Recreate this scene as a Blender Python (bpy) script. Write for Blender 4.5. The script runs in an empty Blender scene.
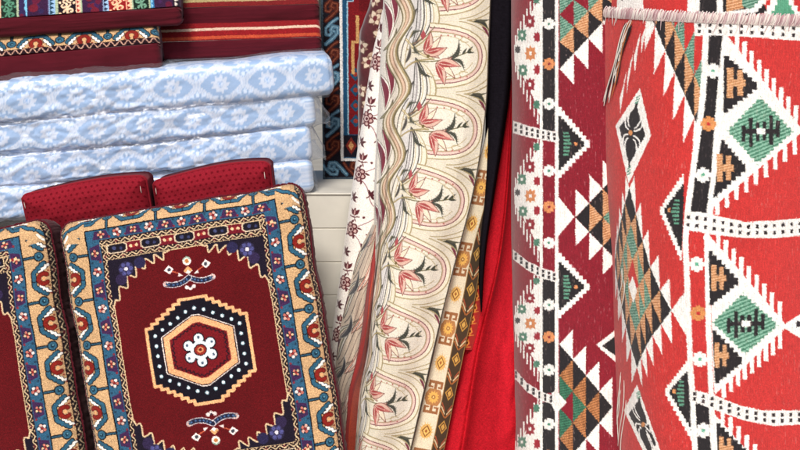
import bpy, math, random
import numpy as np
from math import sin, cos, pi, radians

rng = np.random.default_rng(11)
random.seed(11)
U = 0.0021                      # one cloth unit in metres
F = 1111.0                      # focal length in units of an 800 px wide frame (50 mm lens)
PITCH = radians(12)
CAM = np.array([0.0, 0.0, 1.5])
FWD = np.array([0, cos(PITCH), -sin(PITCH)])
UPV = np.array([0, sin(PITCH), cos(PITCH)])
scene = bpy.context.scene
COL = scene.collection


def at(px, py, Y):
    """world point seen at (px,py) of the 800x450 frame at depth Y"""
    px, py, Y = np.broadcast_arrays(np.asarray(px, float), np.asarray(py, float), np.asarray(Y, float))
    a = (px - 400) / F
    b = (225 - py) / F
    dy = FWD[1] + UPV[1] * b
    dz = FWD[2] + UPV[2] * b
    t = Y / dy
    return np.stack([a * t, Y + 0 * t, CAM[2] + dz * t], -1)


def proj(P):
    v = P - CAM
    z = v @ FWD
    return 400 + F * v[..., 0] / z, 225 - F * (v @ UPV) / z


def hexc(h):
    h = h.lstrip('#')
    return np.array([int(h[i:i + 2], 16) / 255 for i in (0, 2, 4)], np.float32)


def vnoise(x, y, seed=0):
    """smooth value noise, vectorised, 0..1"""
    x = np.asarray(x, float); y = np.asarray(y, float)
    xi = np.floor(x).astype(np.int64); yi = np.floor(y).astype(np.int64)
    fx = x - xi; fy = y - yi
    fx = fx * fx * (3 - 2 * fx); fy = fy * fy * (3 - 2 * fy)

    def h(a, b):
        n = (a * 374761393 + b * 668265263 + seed * 974634777) & 0xffffffff
        n = ((n ^ (n >> 13)) * 1274126177) & 0xffffffff
        return ((n ^ (n >> 16)) & 0xffff) / 65535.0
    return (h(xi, yi) * (1 - fx) + h(xi + 1, yi) * fx) * (1 - fy) + (h(xi, yi + 1) * (1 - fx) + h(xi + 1, yi + 1) * fx) * fy


def fbm(x, y, seed=0, o=4):
    s = 0; a = .5
    for i in range(o):
        s = s + a * vnoise(x * 2 ** i, y * 2 ** i, seed + i); a *= .5
    return s / (1 - .5 ** o)


# ------------------------------------------------------------------ cloth canvas (woven design, cloth coordinates)
def densify(p, step=5.0):
    out = []
    n = len(p)
    for i in range(n):
        a = p[i]; b = p[(i + 1) % n]
        m = max(1, int(np.hypot(*(b - a)) / step))
        for k in range(m):
            out.append(a + (b - a) * k / m)
    return np.array(out)


class Canvas:
    def __init__(s, w, h, k, bg, ss=2):
        s.w, s.h, s.ss, s.k = w, h, ss, k * ss
        s.H, s.W = int(round(h * k)) * ss, int(round(w * k)) * ss
        s.a = np.empty((s.H, s.W, 3), np.float32)
        s.a[:] = hexc(bg) if isinstance(bg, str) else bg
        s.warp = None
        s.M = None

    def at(s, ox=0, oy=0, rot=0, sx=1, sy=None):
        sy = sx if sy is None else sy
        c, d = cos(rot), sin(rot)
        s.M = np.array([[c * sx, -d * sy, ox], [d * sx, c * sy, oy]])
        return s

    def tf(s, pts, closed=True):
        pts = np.asarray(pts, float).reshape(-1, 2)
        if s.M is not None:
            pts = pts @ s.M[:, :2].T + s.M[:, 2]
        if s.warp is not None:
            if closed:
                pts = densify(pts)
            else:
                pts = np.vstack([densify(pts[k:k + 2])[:max(1, int(np.hypot(*(pts[k + 1] - pts[k])) / 5.0))] for k in range(len(pts) - 1)] + [pts[-1:]])
            pts = s.warp(pts)
        return pts * s.k

    def paint(s, sl, m, col):
        if callable(col):
            y0, x0 = sl[0].start, sl[1].start
            yy, xx = np.nonzero(m)
            s.a[sl][m] = col((xx + x0) / s.k, (yy + y0) / s.k)
        else:
            s.a[sl][m] = hexc(col) if isinstance(col, str) else col

    def poly(s, pts, col):
        p = s.tf(pts)
        x0 = max(0, int(p[:, 0].min())); x1 = min(s.W, int(p[:, 0].max()) + 2)
        y0 = max(0, int(p[:, 1].min())); y1 = min(s.H, int(p[:, 1].max()) + 2)
        if x1 <= x0 or y1 <= y0:
            return s
        X = (np.arange(x0, x1) + .5)[None, :]; Y = (np.arange(y0, y1) + .5)[:, None]
        m = np.zeros((y1 - y0, x1 - x0), bool)
        n = len(p)
        for i in range(n):
            ax, ay = p[i]; bx, by = p[(i + 1) % n]
            if ay == by:
                continue
            r = (ay > Y) != (by > Y)
            m ^= r & (X < (bx - ax) * (Y - ay) / (by - ay) + ax)
        s.paint((slice(y0, y1), slice(x0, x1)), m, col)
        return s

    def line(s, pts, w, col, closed=False):
        p = s.tf(pts, closed)
        if closed:
            p = np.vstack([p, p[:1]])
        sc = 1.0
        if s.M is not None:
            sc = math.sqrt(abs(s.M[0, 0] * s.M[1, 1] - s.M[0, 1] * s.M[1, 0]))
        r = max(w * sc * s.k / 2, .5)
        for i in range(len(p) - 1):
            ax, ay = p[i]; bx, by = p[i + 1]
            x0 = max(0, int(min(ax, bx) - r)); x1 = min(s.W, int(max(ax, bx) + r) + 2)
            y0 = max(0, int(min(ay, by) - r)); y1 = min(s.H, int(max(ay, by) + r) + 2)
            if x1 <= x0 or y1 <= y0:
                continue
            X = (np.arange(x0, x1) + .5)[None, :]; Y = (np.arange(y0, y1) + .5)[:, None]
            dx, dy = bx - ax, by - ay
            L = dx * dx + dy * dy
            t = np.clip(((X - ax) * dx + (Y - ay) * dy) / L, 0, 1) if L > 1e-9 else 0 * (X + Y)
            m = (X - ax - t * dx) ** 2 + (Y - ay - t * dy) ** 2 <= r * r
            s.paint((slice(y0, y1), slice(x0, x1)), m, col)
        return s

    def rect(s, x0, y0, x1, y1, col):
        return s.poly([(x0, y0), (x1, y0), (x1, y1), (x0, y1)], col)

    def disc(s, x, y, rx, col, ry=None):
        ry = rx if ry is None else ry
        a = np.linspace(0, 2 * pi, 18, endpoint=False)
        return s.poly(np.stack([x + rx * np.cos(a), y + ry * np.sin(a)], 1), col)

    def leaf(s, x0, y0, x1, y1, w, col, out=None, ow=.8, bend=0.0):
        t = np.linspace(0, 1, 9)
        d = np.array([x1 - x0, y1 - y0]); n = np.array([-d[1], d[0]]); L = np.hypot(*d); n = n / L
        c = np.array([x0, y0]) + t[:, None] * d + (np.sin(pi * t) * bend * L)[:, None] * n
        hw = (np.sin(pi * t ** .8) * w / 2)[:, None]
        p = np.vstack([c + n * hw, (c - n * hw)[::-1]])
        s.poly(p, col)
        if out is not None:
            s.line(p, ow, out, True)
        return s

    def sample(s, jit=0.0, fuzz=0.0, grain=0.0):
        k = s.ss
        a = s.a.reshape(s.H // k, k, s.W // k, k, 3).mean((1, 3))
        if jit:
            h, w = a.shape[:2]
            yy, xx = np.mgrid[0:h, 0:w]
            dx = rng.normal(0, jit, (h, w)) + fuzz * (fbm(xx * .13, yy * .13, 3, 2) - .5)
            dy = rng.normal(0, jit, (h, w)) + fuzz * (fbm(xx * .13, yy * .13, 9, 2) - .5)
            a = a[np.clip((yy + dy).round().astype(int), 0, h - 1), np.clip((xx + dx).round().astype(int), 0, w - 1)]
        if grain:
            a = a * (1 + rng.normal(0, grain, a.shape[:2])[..., None])
        return np.clip(a, 0, 1)


def bez(*p, n=14):
    p = [np.array(q, float) for q in p]
    t = np.linspace(0, 1, n)[:, None]
    if len(p) == 3:
        return (1 - t) ** 2 * p[0] + 2 * t * (1 - t) * p[1] + t * t * p[2]
    return (1 - t) ** 3 * p[0] + 3 * t * (1 - t) ** 2 * p[1] + 3 * t * t * (1 - t) * p[2] + t ** 3 * p[3]


def hatch(c1, c2, dx, dy, duty=.5):
    """fill made of alternating rows of two yarns"""
    a, b = hexc(c1), hexc(c2)

    def f(x, y):
        q = (x * dx + y * dy) % 1.0
        return np.where((q < duty)[:, None], a, b)
    return f


# ------------------------------------------------------------------ meshes
def new_obj(name, me, mat, root):
    o = bpy.data.objects.new(name, me)
    COL.objects.link(o)
    if mat is not None:
        me.materials.append(mat)
    if root is not None:
        o.parent = root
    return o


def quad_mesh(name, V, Fq, col=None, uv=None, smooth=True):
    me = bpy.data.meshes.new(name)
    V = np.ascontiguousarray(V, np.float32); Fq = np.ascontiguousarray(Fq, np.int32)
    n, k = Fq.shape
    me.vertices.add(len(V)); me.vertices.foreach_set('co', V.ravel())
    me.loops.add(n * k); me.loops.foreach_set('vertex_index', Fq.ravel())
    me.polygons.add(n)
    me.polygons.foreach_set('loop_start', np.arange(0, n * k, k, dtype=np.int32))
    me.polygons.foreach_set('use_smooth', np.full(n, smooth, bool))
    if uv is not None:
        u = me.uv_layers.new(name='UVMap')
        u.data.foreach_set('uv', np.ascontiguousarray(uv[Fq.ravel()], np.float32).ravel())
    if col is not None:
        ca = me.color_attributes.new('Col', 'BYTE_COLOR', 'POINT')
        c4 = np.ones((len(V), 4), np.float32); c4[:, :3] = col
        ca.data.foreach_set('color_srgb', c4.ravel())
    me.update(calc_edges=True)
    return me


def base(root):
    return np.array(root.location) if root is not None else np.zeros(3)


def grid(name, P, mat, root, col=None, uvs=(1.0, 1.0), flip=False):
    nv, nu = P.shape[:2]
    idx = np.arange(nv * nu).reshape(nv, nu)
    q = np.stack([idx[:-1, :-1], idx[1:, :-1], idx[1:, 1:], idx[:-1, 1:]], -1).reshape(-1, 4)
    if flip:
        q = q[:, ::-1]
    vv, uu = np.mgrid[0:nv, 0:nu]
    uv = np.stack([uu / (nu - 1) * uvs[0], vv / (nv - 1) * uvs[1]], -1).reshape(-1, 2)
    me = quad_mesh(name, P.reshape(-1, 3) - base(root), q, None if col is None else col.reshape(-1, 3), uv)
    return new_obj(name, me, mat, root)


def backing(name, P, th, mat, root, n=40, off=np.array([0, 1.0, 0])):
    """coarse reverse of a dense cloth sheet: th behind it and joined to its rim"""
    nv, nu = P.shape[:2]
    a = np.linspace(0, nv - 1, n).round().astype(int); b = np.linspace(0, nu - 1, n).round().astype(int)
    Q = P[a][:, b]
    du = np.gradient(Q, axis=1); dv = np.gradient(Q, axis=0)
    N = np.cross(du, dv); N /= np.linalg.norm(N, axis=-1, keepdims=True) + 1e-12
    B = Q + off * th
    K = np.empty((n + 2, n + 2, 3))
    K[1:-1, 1:-1] = B
    K[0, 1:-1] = Q[0]; K[-1, 1:-1] = Q[-1]; K[1:-1, 0] = Q[:, 0]; K[1:-1, -1] = Q[:, -1]
    K[0, 0] = Q[0, 0]; K[0, -1] = Q[0, -1]; K[-1, 0] = Q[-1, 0]; K[-1, -1] = Q[-1, -1]
    return grid(name, K, mat, root, flip=True)


def tubes(name, paths, rad, mat, root, sides=6, col=None):
    """several cords in one mesh; rad number or per-path"""
    V = []; Q = []
    for pi_, p in enumerate(paths):
        p = np.asarray(p, float); n = len(p)
        r = rad[pi_] if hasattr(rad, '__len__') else rad
        t = np.gradient(p, axis=0); t /= np.linalg.norm(t, axis=1, keepdims=True) + 1e-12
        ref = np.array([0, 1.0, 0]) if abs(t[0, 1]) < .8 else np.array([1.0, 0, 0])
        a = np.cross(t, ref); a /= np.linalg.norm(a, axis=1, keepdims=True) + 1e-12
        b = np.cross(t, a)
        o = sum(len(x) for x in V)
        ang = np.linspace(0, 2 * pi, sides, endpoint=False)
        rr = np.full(n, r); rr[0] *= .35; rr[-1] *= .35
        V.append((p[:, None] + rr[:, None, None] * (np.cos(ang)[None, :, None] * a[:, None] + np.sin(ang)[None, :, None] * b[:, None])).reshape(-1, 3))
        for i in range(n - 1):
            for k in range(sides):
                Q.append((o + i * sides + k, o + i * sides + (k + 1) % sides, o + (i + 1) * sides + (k + 1) % sides, o + (i + 1) * sides + k))
    V = np.vstack(V) - base(root)
    me = quad_mesh(name, V, np.array(Q))
    return new_obj(name, me, mat, root)


def cr(x, xp, fp):
    """smooth (Catmull-Rom like, non-uniform) interpolation of control values fp (n,...) at x"""
    xp = np.asarray(xp, float); fp = np.asarray(fp, float)
    m = np.gradient(fp, xp, axis=0) if len(xp) > 2 else np.repeat((fp[1:] - fp[:1]) / (xp[1] - xp[0]), 2, 0)
    x = np.asarray(x, float)
    i = np.clip(np.searchsorted(xp, x, side='right') - 1, 0, len(xp) - 2)
    h = xp[i + 1] - xp[i]; t = (x - xp[i]) / h
    sh = (-1,) + (1,) * (fp.ndim - 1)
    h = h.reshape(sh); t = t.reshape(sh)
    return (2 * t ** 3 - 3 * t ** 2 + 1) * fp[i] + (t ** 3 - 2 * t ** 2 + t) * h * m[i] + (-2 * t ** 3 + 3 * t ** 2) * fp[i + 1] + (t ** 3 - t ** 2) * h * m[i + 1]


def drape(S, rows, PX, YY, ns, nr):
    """cloth surface from control columns S (cloth units) and control rows (frame heights)"""
    s = np.linspace(S[0], S[-1], ns); r = np.linspace(rows[0], rows[-1], nr)
    def two(A):
        A = cr(r, rows, np.asarray(A, float))
        return cr(s, S, A.T).T
    px = two(PX); Y = two(YY)
    return at(px, r[:, None] + 0 * px, Y)


def thing(name, label, cat, loc, group=None, kind=None):
    o = bpy.data.objects.new(name, None)
    COL.objects.link(o)
    o.empty_display_size = .05
    o.location = tuple(float(v) for v in loc)
    o['label'] = label; o['category'] = cat
    if group:
        o['group'] = group
    if kind:
        o['kind'] = kind
    return o


# ------------------------------------------------------------------ materials
def mat_cloth(name, color=None, rough=.85, sheen=.25, weave=(900, 900), bump=.25, dist=.0006, heather=(60, 600), hamt=.12, spec=.25, fold=0.0, blotch=0.08):
    m = bpy.data.materials.new(name); m.use_nodes = True
    nt = m.node_tree; N = nt.nodes; L = nt.links
    b = N['Principled BSDF']
    b.inputs['Roughness'].default_value = rough
    b.inputs['Specular IOR Level'].default_value = spec
    b.inputs['Sheen Weight'].default_value = sheen
    b.inputs['Sheen Roughness'].default_value = .5
    uv = N.new('ShaderNodeUVMap'); uv.uv_map = 'UVMap'
    if color is None:
        c = N.new('ShaderNodeAttribute'); c.attribute_name = 'Col'; cs = c.outputs['Color']
    else:
        c = N.new('ShaderNodeRGB'); h = hexc(color)
        c.outputs[0].default_value = tuple(float(x / 12.92 if x <= .04045 else ((x + .055) / 1.055) ** 2.4) for x in h) + (1,)
        cs = c.outputs[0]
    def noise(sc, detail=2.0):
        mp = N.new('ShaderNodeMapping'); mp.inputs['Scale'].default_value = (sc[0], sc[1], 1)
        L.new(uv.outputs[0], mp.inputs[0])
        t = N.new('ShaderNodeTexNoise'); t.inputs['Scale'].default_value = 1; t.inputs['Detail'].default_value = detail
        L.new(mp.outputs[0], t.inputs['Vector'])
        return t.outputs['Fac']
    def vary(cs, fac, amt):
        mr = N.new('ShaderNodeMapRange'); mr.inputs[1].default_value = .25; mr.inputs[2].default_value = .75
        mr.inputs[3].default_value = 1 - amt; mr.inputs[4].default_value = 1 + amt
        L.new(fac, mr.inputs[0])
        mx = N.new('ShaderNodeMix'); mx.data_type = 'RGBA'; mx.blend_type = 'MULTIPLY'; mx.inputs[0].default_value = 1
        L.new(cs, mx.inputs[6]); L.new(mr.outputs[0], mx.inputs[7])
        return mx.outputs[2]
    if hamt:
        cs = vary(cs, noise(heather), hamt)
    if blotch:
        cs = vary(cs, noise((14, 14), 3), blotch)
    L.new(cs, b.inputs['Base Color'])
    w = noise(weave, 1.0)
    bp = N.new('ShaderNodeBump'); bp.inputs['Strength'].default_value = bump; bp.inputs['Distance'].default_value = dist
    L.new(w, bp.inputs['Height'])
    L.new(bp.outputs[0], b.inputs['Normal'])
    return m


def mat_plain(name, color, rough=.7, bump=.2, scale=40, amt=.1):
    m = bpy.data.materials.new(name); m.use_nodes = True
    nt = m.node_tree; N = nt.nodes; L = nt.links
    b = N['Principled BSDF']; b.inputs['Roughness'].default_value = rough
    tc = N.new('ShaderNodeTexCoord')
    t = N.new('ShaderNodeTexNoise'); t.inputs['Scale'].default_value = scale; t.inputs['Detail'].default_value = 6
    L.new(tc.outputs['Object'], t.inputs['Vector'])
    h = hexc(color); lin = np.where(h <= .04045, h / 12.92, ((h + .055) / 1.055) ** 2.4)
    r = N.new('ShaderNodeValToRGB')
    r.color_ramp.elements[0].position = .3; r.color_ramp.elements[1].position = .7
    r.color_ramp.elements[0].color = tuple(float(x) for x in lin * (1 - amt)) + (1,)
    r.color_ramp.elements[1].color = tuple(float(min(1, x)) for x in lin * (1 + amt)) + (1,)
    L.new(t.outputs['Fac'], r.inputs[0]); L.new(r.outputs[0], b.inputs['Base Color'])
    bp = N.new('ShaderNodeBump'); bp.inputs['Strength'].default_value = bump; bp.inputs['Distance'].default_value = .003
    L.new(t.outputs['Fac'], bp.inputs['Height']); L.new(bp.outputs[0], b.inputs['Normal'])
    return m


def mat_film(name):
    """clear wrapping film: mostly see-through, glossy where it creases"""
    m = bpy.data.materials.new(name); m.use_nodes = True
    nt = m.node_tree; N = nt.nodes; L = nt.links
    N.remove(N['Principled BSDF']); out = N['Material Output']
    tr = N.new('ShaderNodeBsdfTransparent'); tr.inputs[0].default_value = (.98, .985, 1, 1)
    gl = N.new('ShaderNodeBsdfGlossy'); gl.inputs['Roughness'].default_value = .30
    df = N.new('ShaderNodeBsdfDiffuse'); df.inputs[0].default_value = (.85, .88, .93, 1)
    lw = N.new('ShaderNodeLayerWeight'); lw.inputs[0].default_value = .35
    m1 = N.new('ShaderNodeMixShader'); m2 = N.new('ShaderNodeMixShader')
    m1.inputs[0].default_value = .05
    L.new(tr.outputs[0], m1.inputs[1]); L.new(df.outputs[0], m1.inputs[2])
    mr = N.new('ShaderNodeMapRange'); mr.inputs[3].default_value = .04; mr.inputs[4].default_value = .26
    L.new(lw.outputs['Facing'], mr.inputs[0])
    L.new(mr.outputs[0], m2.inputs[0]); L.new(m1.outputs[0], m2.inputs[1]); L.new(gl.outputs[0], m2.inputs[2])
    L.new(m2.outputs[0], out.inputs['Surface'])
    return m

# ------------------------------------------------------------------ knotted carpet design (cushion covers and mattress tops share it)
K_RED, K_NAVY, K_TEAL, K_CREAM, K_BLK, K_MAR = '#560d12', '#1b1a2c', '#2c5570', '#bc9870', '#120d11', '#4c0d15'


def braid(c, w, L, n, bg='#2a0c14'):
    """chain border drawn in (u across 0..w, v along 0..L)"""
    c.rect(0, 0, w, L, bg)
    p = L / n
    v = np.linspace(0, L, n * 10)
    for i in range(n):
        c.disc(w * .5, (i + .25) * p, w * .30, K_BLK, p * .2)
        c.disc(w * .5, (i + .75) * p, w * .26, '#551320' if i % 2 else K_BLK, p * .18)
    c.line(np.stack([w / 2 + (w * .30) * np.tanh(1.6 * np.sin(2 * pi * v / p)), v + p * .10 * np.sin(4 * pi * v / p)], 1), max(1.1, w * .15), '#c9b08c')
    for i in range(n):
        c.disc(w * .5 + w * .28, (i + .72) * p, w * .13, '#b89c7c', p * .09); c.disc(w * .5 - w * .28, (i + .22) * p, w * .13, '#b89c7c', p * .09)


def border_motifs(c, L, n, first=0):
    """cream band: lollipops, horseshoes and stepped teal brackets, u 0 outer .. 26 inner"""
    p = L / n
    for i in range(n + 1):
        v = i * p
        # lollipop
        c.rect(11, v - 1.7, 26, v + 1.7, K_BLK); c.rect(12, v - .8, 26, v + .8, '#2c4f63')
        c.disc(10.5, v, 5.3, K_BLK); c.disc(10.5, v, 4.2, '#2f5a70'); c.disc(10.5, v, 2.0, '#17303f'); c.disc(10, v - .6, .8, '#5e8fa3')
        c.disc(1.8, v + 7.5, 1.1, '#7d2a1e'); c.disc(1.8, v - 7.5, 1.1, '#7d2a1e')
        m = v + p / 2
        h = p / 2
        # bracket
        for sgn in (1, -1):
            e = m + sgn * (h - 7.5)
            pts = [(6.5, e), (9.5, e - sgn * 1.5), (10, e - sgn * 3.5), (13, e - sgn * 4), (13.5, e - sgn * 6), (16.5, e - sgn * 7), (18, e - sgn * 9), (18, m)]
            c.line(pts, 5.6, K_BLK)
            c.line(pts, 3.9, '#2c566c')
            wp = [(2.5, e - sgn * 2.0), (5.6, e - sgn * 2.6), (6, e - sgn * 4.8), (9, e - sgn * 5.4), (9.4, e - sgn * 7.4), (12, e - sgn * 8.4)]
            c.line(wp, 3.8, K_BLK); c.line(wp, 2.5, '#efe6dc')
        # horseshoe
        a = np.linspace(-2.3, 2.3, 14)
        hs = np.stack([8.4 + 5.0 * np.cos(a), m + 5.2 * np.sin(a)], 1)
        c.line(hs, 5.0, '#4d140f'); c.line(hs, 3.6, '#7c1f18')
        c.disc(8.2, m, 1.7, '#d79b6a')
        c.rect(2.2, m - 8.6, 4.6, m - 6.9, '#7d2a1e'); c.rect(2.2, m + 6.9, 4.6, m + 8.6, '#7d2a1e')


def band_flowers(c, L, n, w=14):
    for i in range(n):
        v = (i + .5) * L / n
        if i % 2 == 0:
            c.poly([(w * .15, v - 6), (w * .9, v - 9), (w * .9, v + 9), (w * .15, v + 6)], '#3d2347')
        a0 = 0.3 * (i % 3)
        big = 1.0 if i % 2 else .82
        c.disc(w / 2, v, 5.0 * big, '#1b2838')
        m_ = 5 if i % 2 else 4
        for j in range(m_):
            a = a0 + j * 2 * pi / m_
            c.disc(w / 2 + 3.1 * big * cos(a), v + 3.1 * big * sin(a), 1.6 * big, ('#e0d2cc', '#d8a596', '#b9695c')[(i * 2 + j) % 3] if i % 2 else ('#d9b48e', '#c9796a')[j % 2])
        c.disc(w / 2, v, 1.4, '#7b1f1f')
        c.disc(w * .2, v + L / n / 2, 1.3, '#22394d'); c.disc(w * .8, v + L / n / 2, 1.3, '#7a2834')


CW, CH = 272, 324


def carpet_canvas():
    c = Canvas(CW, CH, 2.2, K_RED, 2)
    W, H = CW, CH
    bx, cr_, tl, ch_ = 11, 25, 14, 5          # braid, cream, teal, chain widths
    x1 = bx + cr_ + tl + ch_                  # field starts (sides)
    ty = 21 + 12                              # cream + teal at top
    fy = ty + 6 + 10 + 6
    # teal, cream and braid bands
    c.rect(0, 0, W, H, K_CREAM)
    c.rect(bx + cr_, 21, W - bx - cr_, H - 21, K_BLK)
    c.rect(bx + cr_ + 1.3, 22.2, W - bx - cr_ - 1.3, H - 22.2, K_TEAL)
    # motifs
    n = 7
    c.at(bx - 1, 0); border_motifs(c, H, n)
    c.at(W - bx + 1, 0, 0, -1, 1); border_motifs(c, H, n)
    c.at(8, -4, pi / 2, 1, -1); border_motifs(c, W - 16, 5)
    c.at(8, H + 4, pi / 2, -1, -1); border_motifs(c, W - 16, 5)
    # corners of the cream band
    for sx, ox in ((1, 0), (-1, W)):
        for sy, oy in ((1, 0), (-1, H)):
            c.at(ox, oy, 0, sx, sy)
            c.poly([(0, 0), (36, 0), (36, 26), (28, 27), (36, 34), (0, 30)], K_CREAM)
            for pts in ([(8, 34), (8, 26), (14, 22), (16, 17)], [(42, 10), (34, 10), (28, 15), (20, 17)]):
                c.line(pts, 5.2, K_BLK); c.line(pts, 3.4, '#2f5c74')
            c.line([(12, 30), (16, 27), (18, 24)], 2.4, '#efe6dc')
            c.line([(40, 5), (34, 5), (30, 8)], 2.4, '#efe6dc')
    # flowers of the teal band
    c.at(bx + cr_ + .5, 36, 0, 1, 1); band_flowers(c, H - 72, 13)
    c.at(W - bx - cr_ - .5, 36, 0, -1, 1); band_flowers(c, H - 72, 13)
    c.at(bx + cr_ + 8, 21.5, pi / 2, 1, -1); band_flowers(c, W - 2 * (bx + cr_ + 8), 11, 11.5)
    c.at(bx + cr_ + 8, H - 21.5, pi / 2, -1, -1); band_flowers(c, W - 2 * (bx + cr_ + 8), 11, 11.5)
    c.M = None
    xi = bx + cr_ + tl
    c.rect(xi, ty, W - xi, H - ty, K_RED)
    # maroon band with dark blobs, top and bottom
    for oy, sg in ((ty + 6, 1), (H - ty - 6, -1)):
        c.at(x1, oy, 0, 1, sg)
        LW = W - 2 * x1
        c.rect(0, 0, LW, 10, '#651420')
        for i in range(5):
            u = (i + .5) * LW / 4.6 - 6
            p = [(u - 10, 2), (u - 7, .2), (u + 7, .2), (u + 10, 2), (u + 10, 7.5), (u + 7, 9.6), (u - 7, 9.6), (u - 10, 7.5)]
            c.poly(p, '#17131d'); c.line(p, 1.3, '#cbb79c', True)
            c.disc(u - 3, 4.5, 2, '#3f4468'); c.disc(u + 4, 5.5, 1.6, '#34385a')
            u2 = u + LW / 9.2
            for d in (-3, 0, 3):
                c.disc(u2 + d, 5, 1.7, '#d7b78e' if d else '#8c2b2a')
    # chains
    for ox, oy, rot, sx, sy, L, n in ((xi, ty, 0, 1, 1, H - 2 * ty, 25), (W - xi, ty, 0, -1, 1, H - 2 * ty, 25),
                                    (xi, ty, pi / 2, 1, -1, W - 2 * xi, 18), (xi, H - ty, pi / 2, -1, -1, W - 2 * xi, 18),
                                    (x1, ty + 16, pi / 2, 1, -1, W - 2 * x1, 17), (x1, H - ty - 16, pi / 2, -1, -1, W - 2 * x1, 17)):
        c.at(ox, oy, rot, sx, sy); braid(c, 6, L, n, '#231019')
        c.line([(6, 0), (6, L)], .9, '#c9ad86')
    # outer braids
    c.at(0, 0); braid(c, bx, H, 30, '#1c0c12')
    c.at(W, 0, 0, -1, 1); braid(c, bx, H, 30, '#1c0c12')
    # corner brackets of the field
    for sx, ox in ((1, x1), (-1, W - x1)):
        for sy, oy in ((1, fy), (-1, H - fy)):
            c.at(ox, oy, 0, sx, sy)
            edge = [(0, 50)]
            N = 6
            for i in range(N):
                t0, t1 = i / N, (i + 1) / N
                a = np.array([3 + 60 * t0, 42 - 37 * t0 - 11 * sin(pi * t0)]); b = np.array([3 + 60 * t1, 42 - 37 * t1 - 11 * sin(pi * t1)])
                for k in range(14):
                    q = k / 14
                    pt = a + (b - a) * (q + .10 * np.sin(4 * pi * q))
                    edge.append((pt[0] + 1.8 * np.tanh(2.5 * np.sin(2 * pi * q)), pt[1] + 3.9 * np.tanh(2.5 * np.sin(2 * pi * q))))
            edge.append((65, 0))
            c.poly(edge + [(0, 0)], '#1a1422')
            c.line(edge, 1.6, '#cbb08c')
            for dx, dy, r, col in ((18, 12, 8, '#29243f'), (33, 8, 6, '#272343'), (12, 22, 6, '#2d2341')):
                c.disc(dx, dy, r, col)
            for j in range(6):
                c.disc(18 + 5.0 * cos(j * pi / 3), 12 + 5.0 * sin(j * pi / 3), 2.2, '#4a4a7c')
            c.disc(18, 12, 2.0, '#d8d0dc')
    # medallion
    c.at(W / 2, H / 2, 0, .91, .95)
    def hexa(hw, vs, ap, fl):
        return [(-fl, -ap), (fl, -ap), (hw, -vs), (hw, vs), (fl, ap), (-fl, ap), (-hw, vs), (-hw, -vs)]
    def steps(hw, vs, ap, fl, n):
        q = []
        for (sx, sy, rev) in ((1, -1, 0), (1, 1, 1), (-1, 1, 0), (-1, -1, 1)):
            s = []
            for i in range(n):
                xa = fl + (hw - fl) * i / n; xb = fl + (hw - fl) * (i + 1) / n
                ya = ap + (vs - ap) * i / n; yb = ap + (vs - ap) * (i + 1) / n
                s += [(sx * xa, sy * ya), (sx * xb, sy * ya)] if i % 1 == 0 else []
                s += [(sx * xb, sy * yb)]
            q += s[::-1] if rev else s
        return q
    o = steps(57, 27, 57, 9, 7)
    c.poly(o, '#14101a'); c.line(o, 3.4, '#e0a878', True)
    for i in range(28):
        h = np.array(hexa(48, 23, 46, 5) + [(-5, -46)], float)
        seg = np.hypot(*(h[1:] - h[:-1]).T); cum = np.concatenate([[0], np.cumsum(seg)])
        d = (i + .5) / 28 * cum[-1]; j = np.searchsorted(cum, d) - 1
        pt = h[j] + (h[j + 1] - h[j]) * (d - cum[j]) / seg[j]
        c.disc(pt[0], pt[1], 2.1, '#7fa3b0'); c.disc(pt[0], pt[1], 1.5, '#e9ecec')
    c.poly(hexa(41.5, 20, 39, 4), '#e8d8cf'); c.poly(hexa(40.6, 19.5, 38.1, 4), '#1c1016')
    c.poly(hexa(39.4, 19, 37, 4), '#dda274')
    c.poly(hexa(32.5, 15.5, 30, 3.5), '#6a141b')
    h = np.array(hexa(31, 14.5, 28.5, 3) + [(-3, -28.5)], float)
    zz = []
    for j in range(len(h) - 1):
        n = max(2, int(np.hypot(*(h[j + 1] - h[j])) / 2.6))
        for k in range(n):
            pt = h[j] + (h[j + 1] - h[j]) * k / n
            zz.append(pt * (1.0 if (k % 2) else .91))
    c.line(zz, 1.2, '#23101a', True)
    for r, col in ((1.0, '#17131c'), (.84, '#d9e2e8')):
        for j in range(6):
            a = j * pi / 3 + .52
            c.disc(14.2 * cos(a), 12.6 * sin(a), 6.6 * r + (0 if r == 1 else -.3), col)
        c.disc(0, 0, 13.2 * r, col, 11.6 * r)
    for j in range(6):
        a = j * pi / 3 + .52
        c.disc(16.0 * cos(a), 14 * sin(a), 1.6, '#49586b')
    c.disc(0, 0, 7.6, '#2a1118', 6.6); c.disc(0, 0, 6.2, '#8d2a20', 5.4); c.disc(0, 0, 3.6, '#c8885c', 3); c.disc(0, 0, 1.8, '#5b1418')
    # sprays above and below
    for sy, oy in ((1, H / 2 - 75), (-1, H / 2 + 75)):
        c.at(W / 2, oy, 0, .9, .9 * sy)
        for sx in (1, -1):
            pts = bez((0, -1), (sx * 6, 3), (sx * 14, 8), (sx * 27, 3))
            c.line(pts, 6.4, '#d6cfd2'); c.line(pts, 5.0, '#1e2036')
            for t in range(2, 14, 2):
                c.disc(pts[t][0], pts[t][1], 1.2, '#44608a')
            c.disc(sx * 27, 2.5, 2.6, '#c8a8a0'); c.disc(sx * 26, 3, 1.5, '#2f4c66')
            c.line([(sx * 8, -5), (sx * 12, -8), (sx * 19, -11)], 1.2, '#b4553c')
            c.poly([(sx * 6, -4), (sx * 11, -8), (sx * 12, -4)], '#e6d8d2')
            c.poly([(sx * 16, -13), (sx * 21, -18), (sx * 27, -13), (sx * 21, -8)], '#ece2dc'); c.disc(sx * 21, -13, 2.2, '#41434c')
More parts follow.
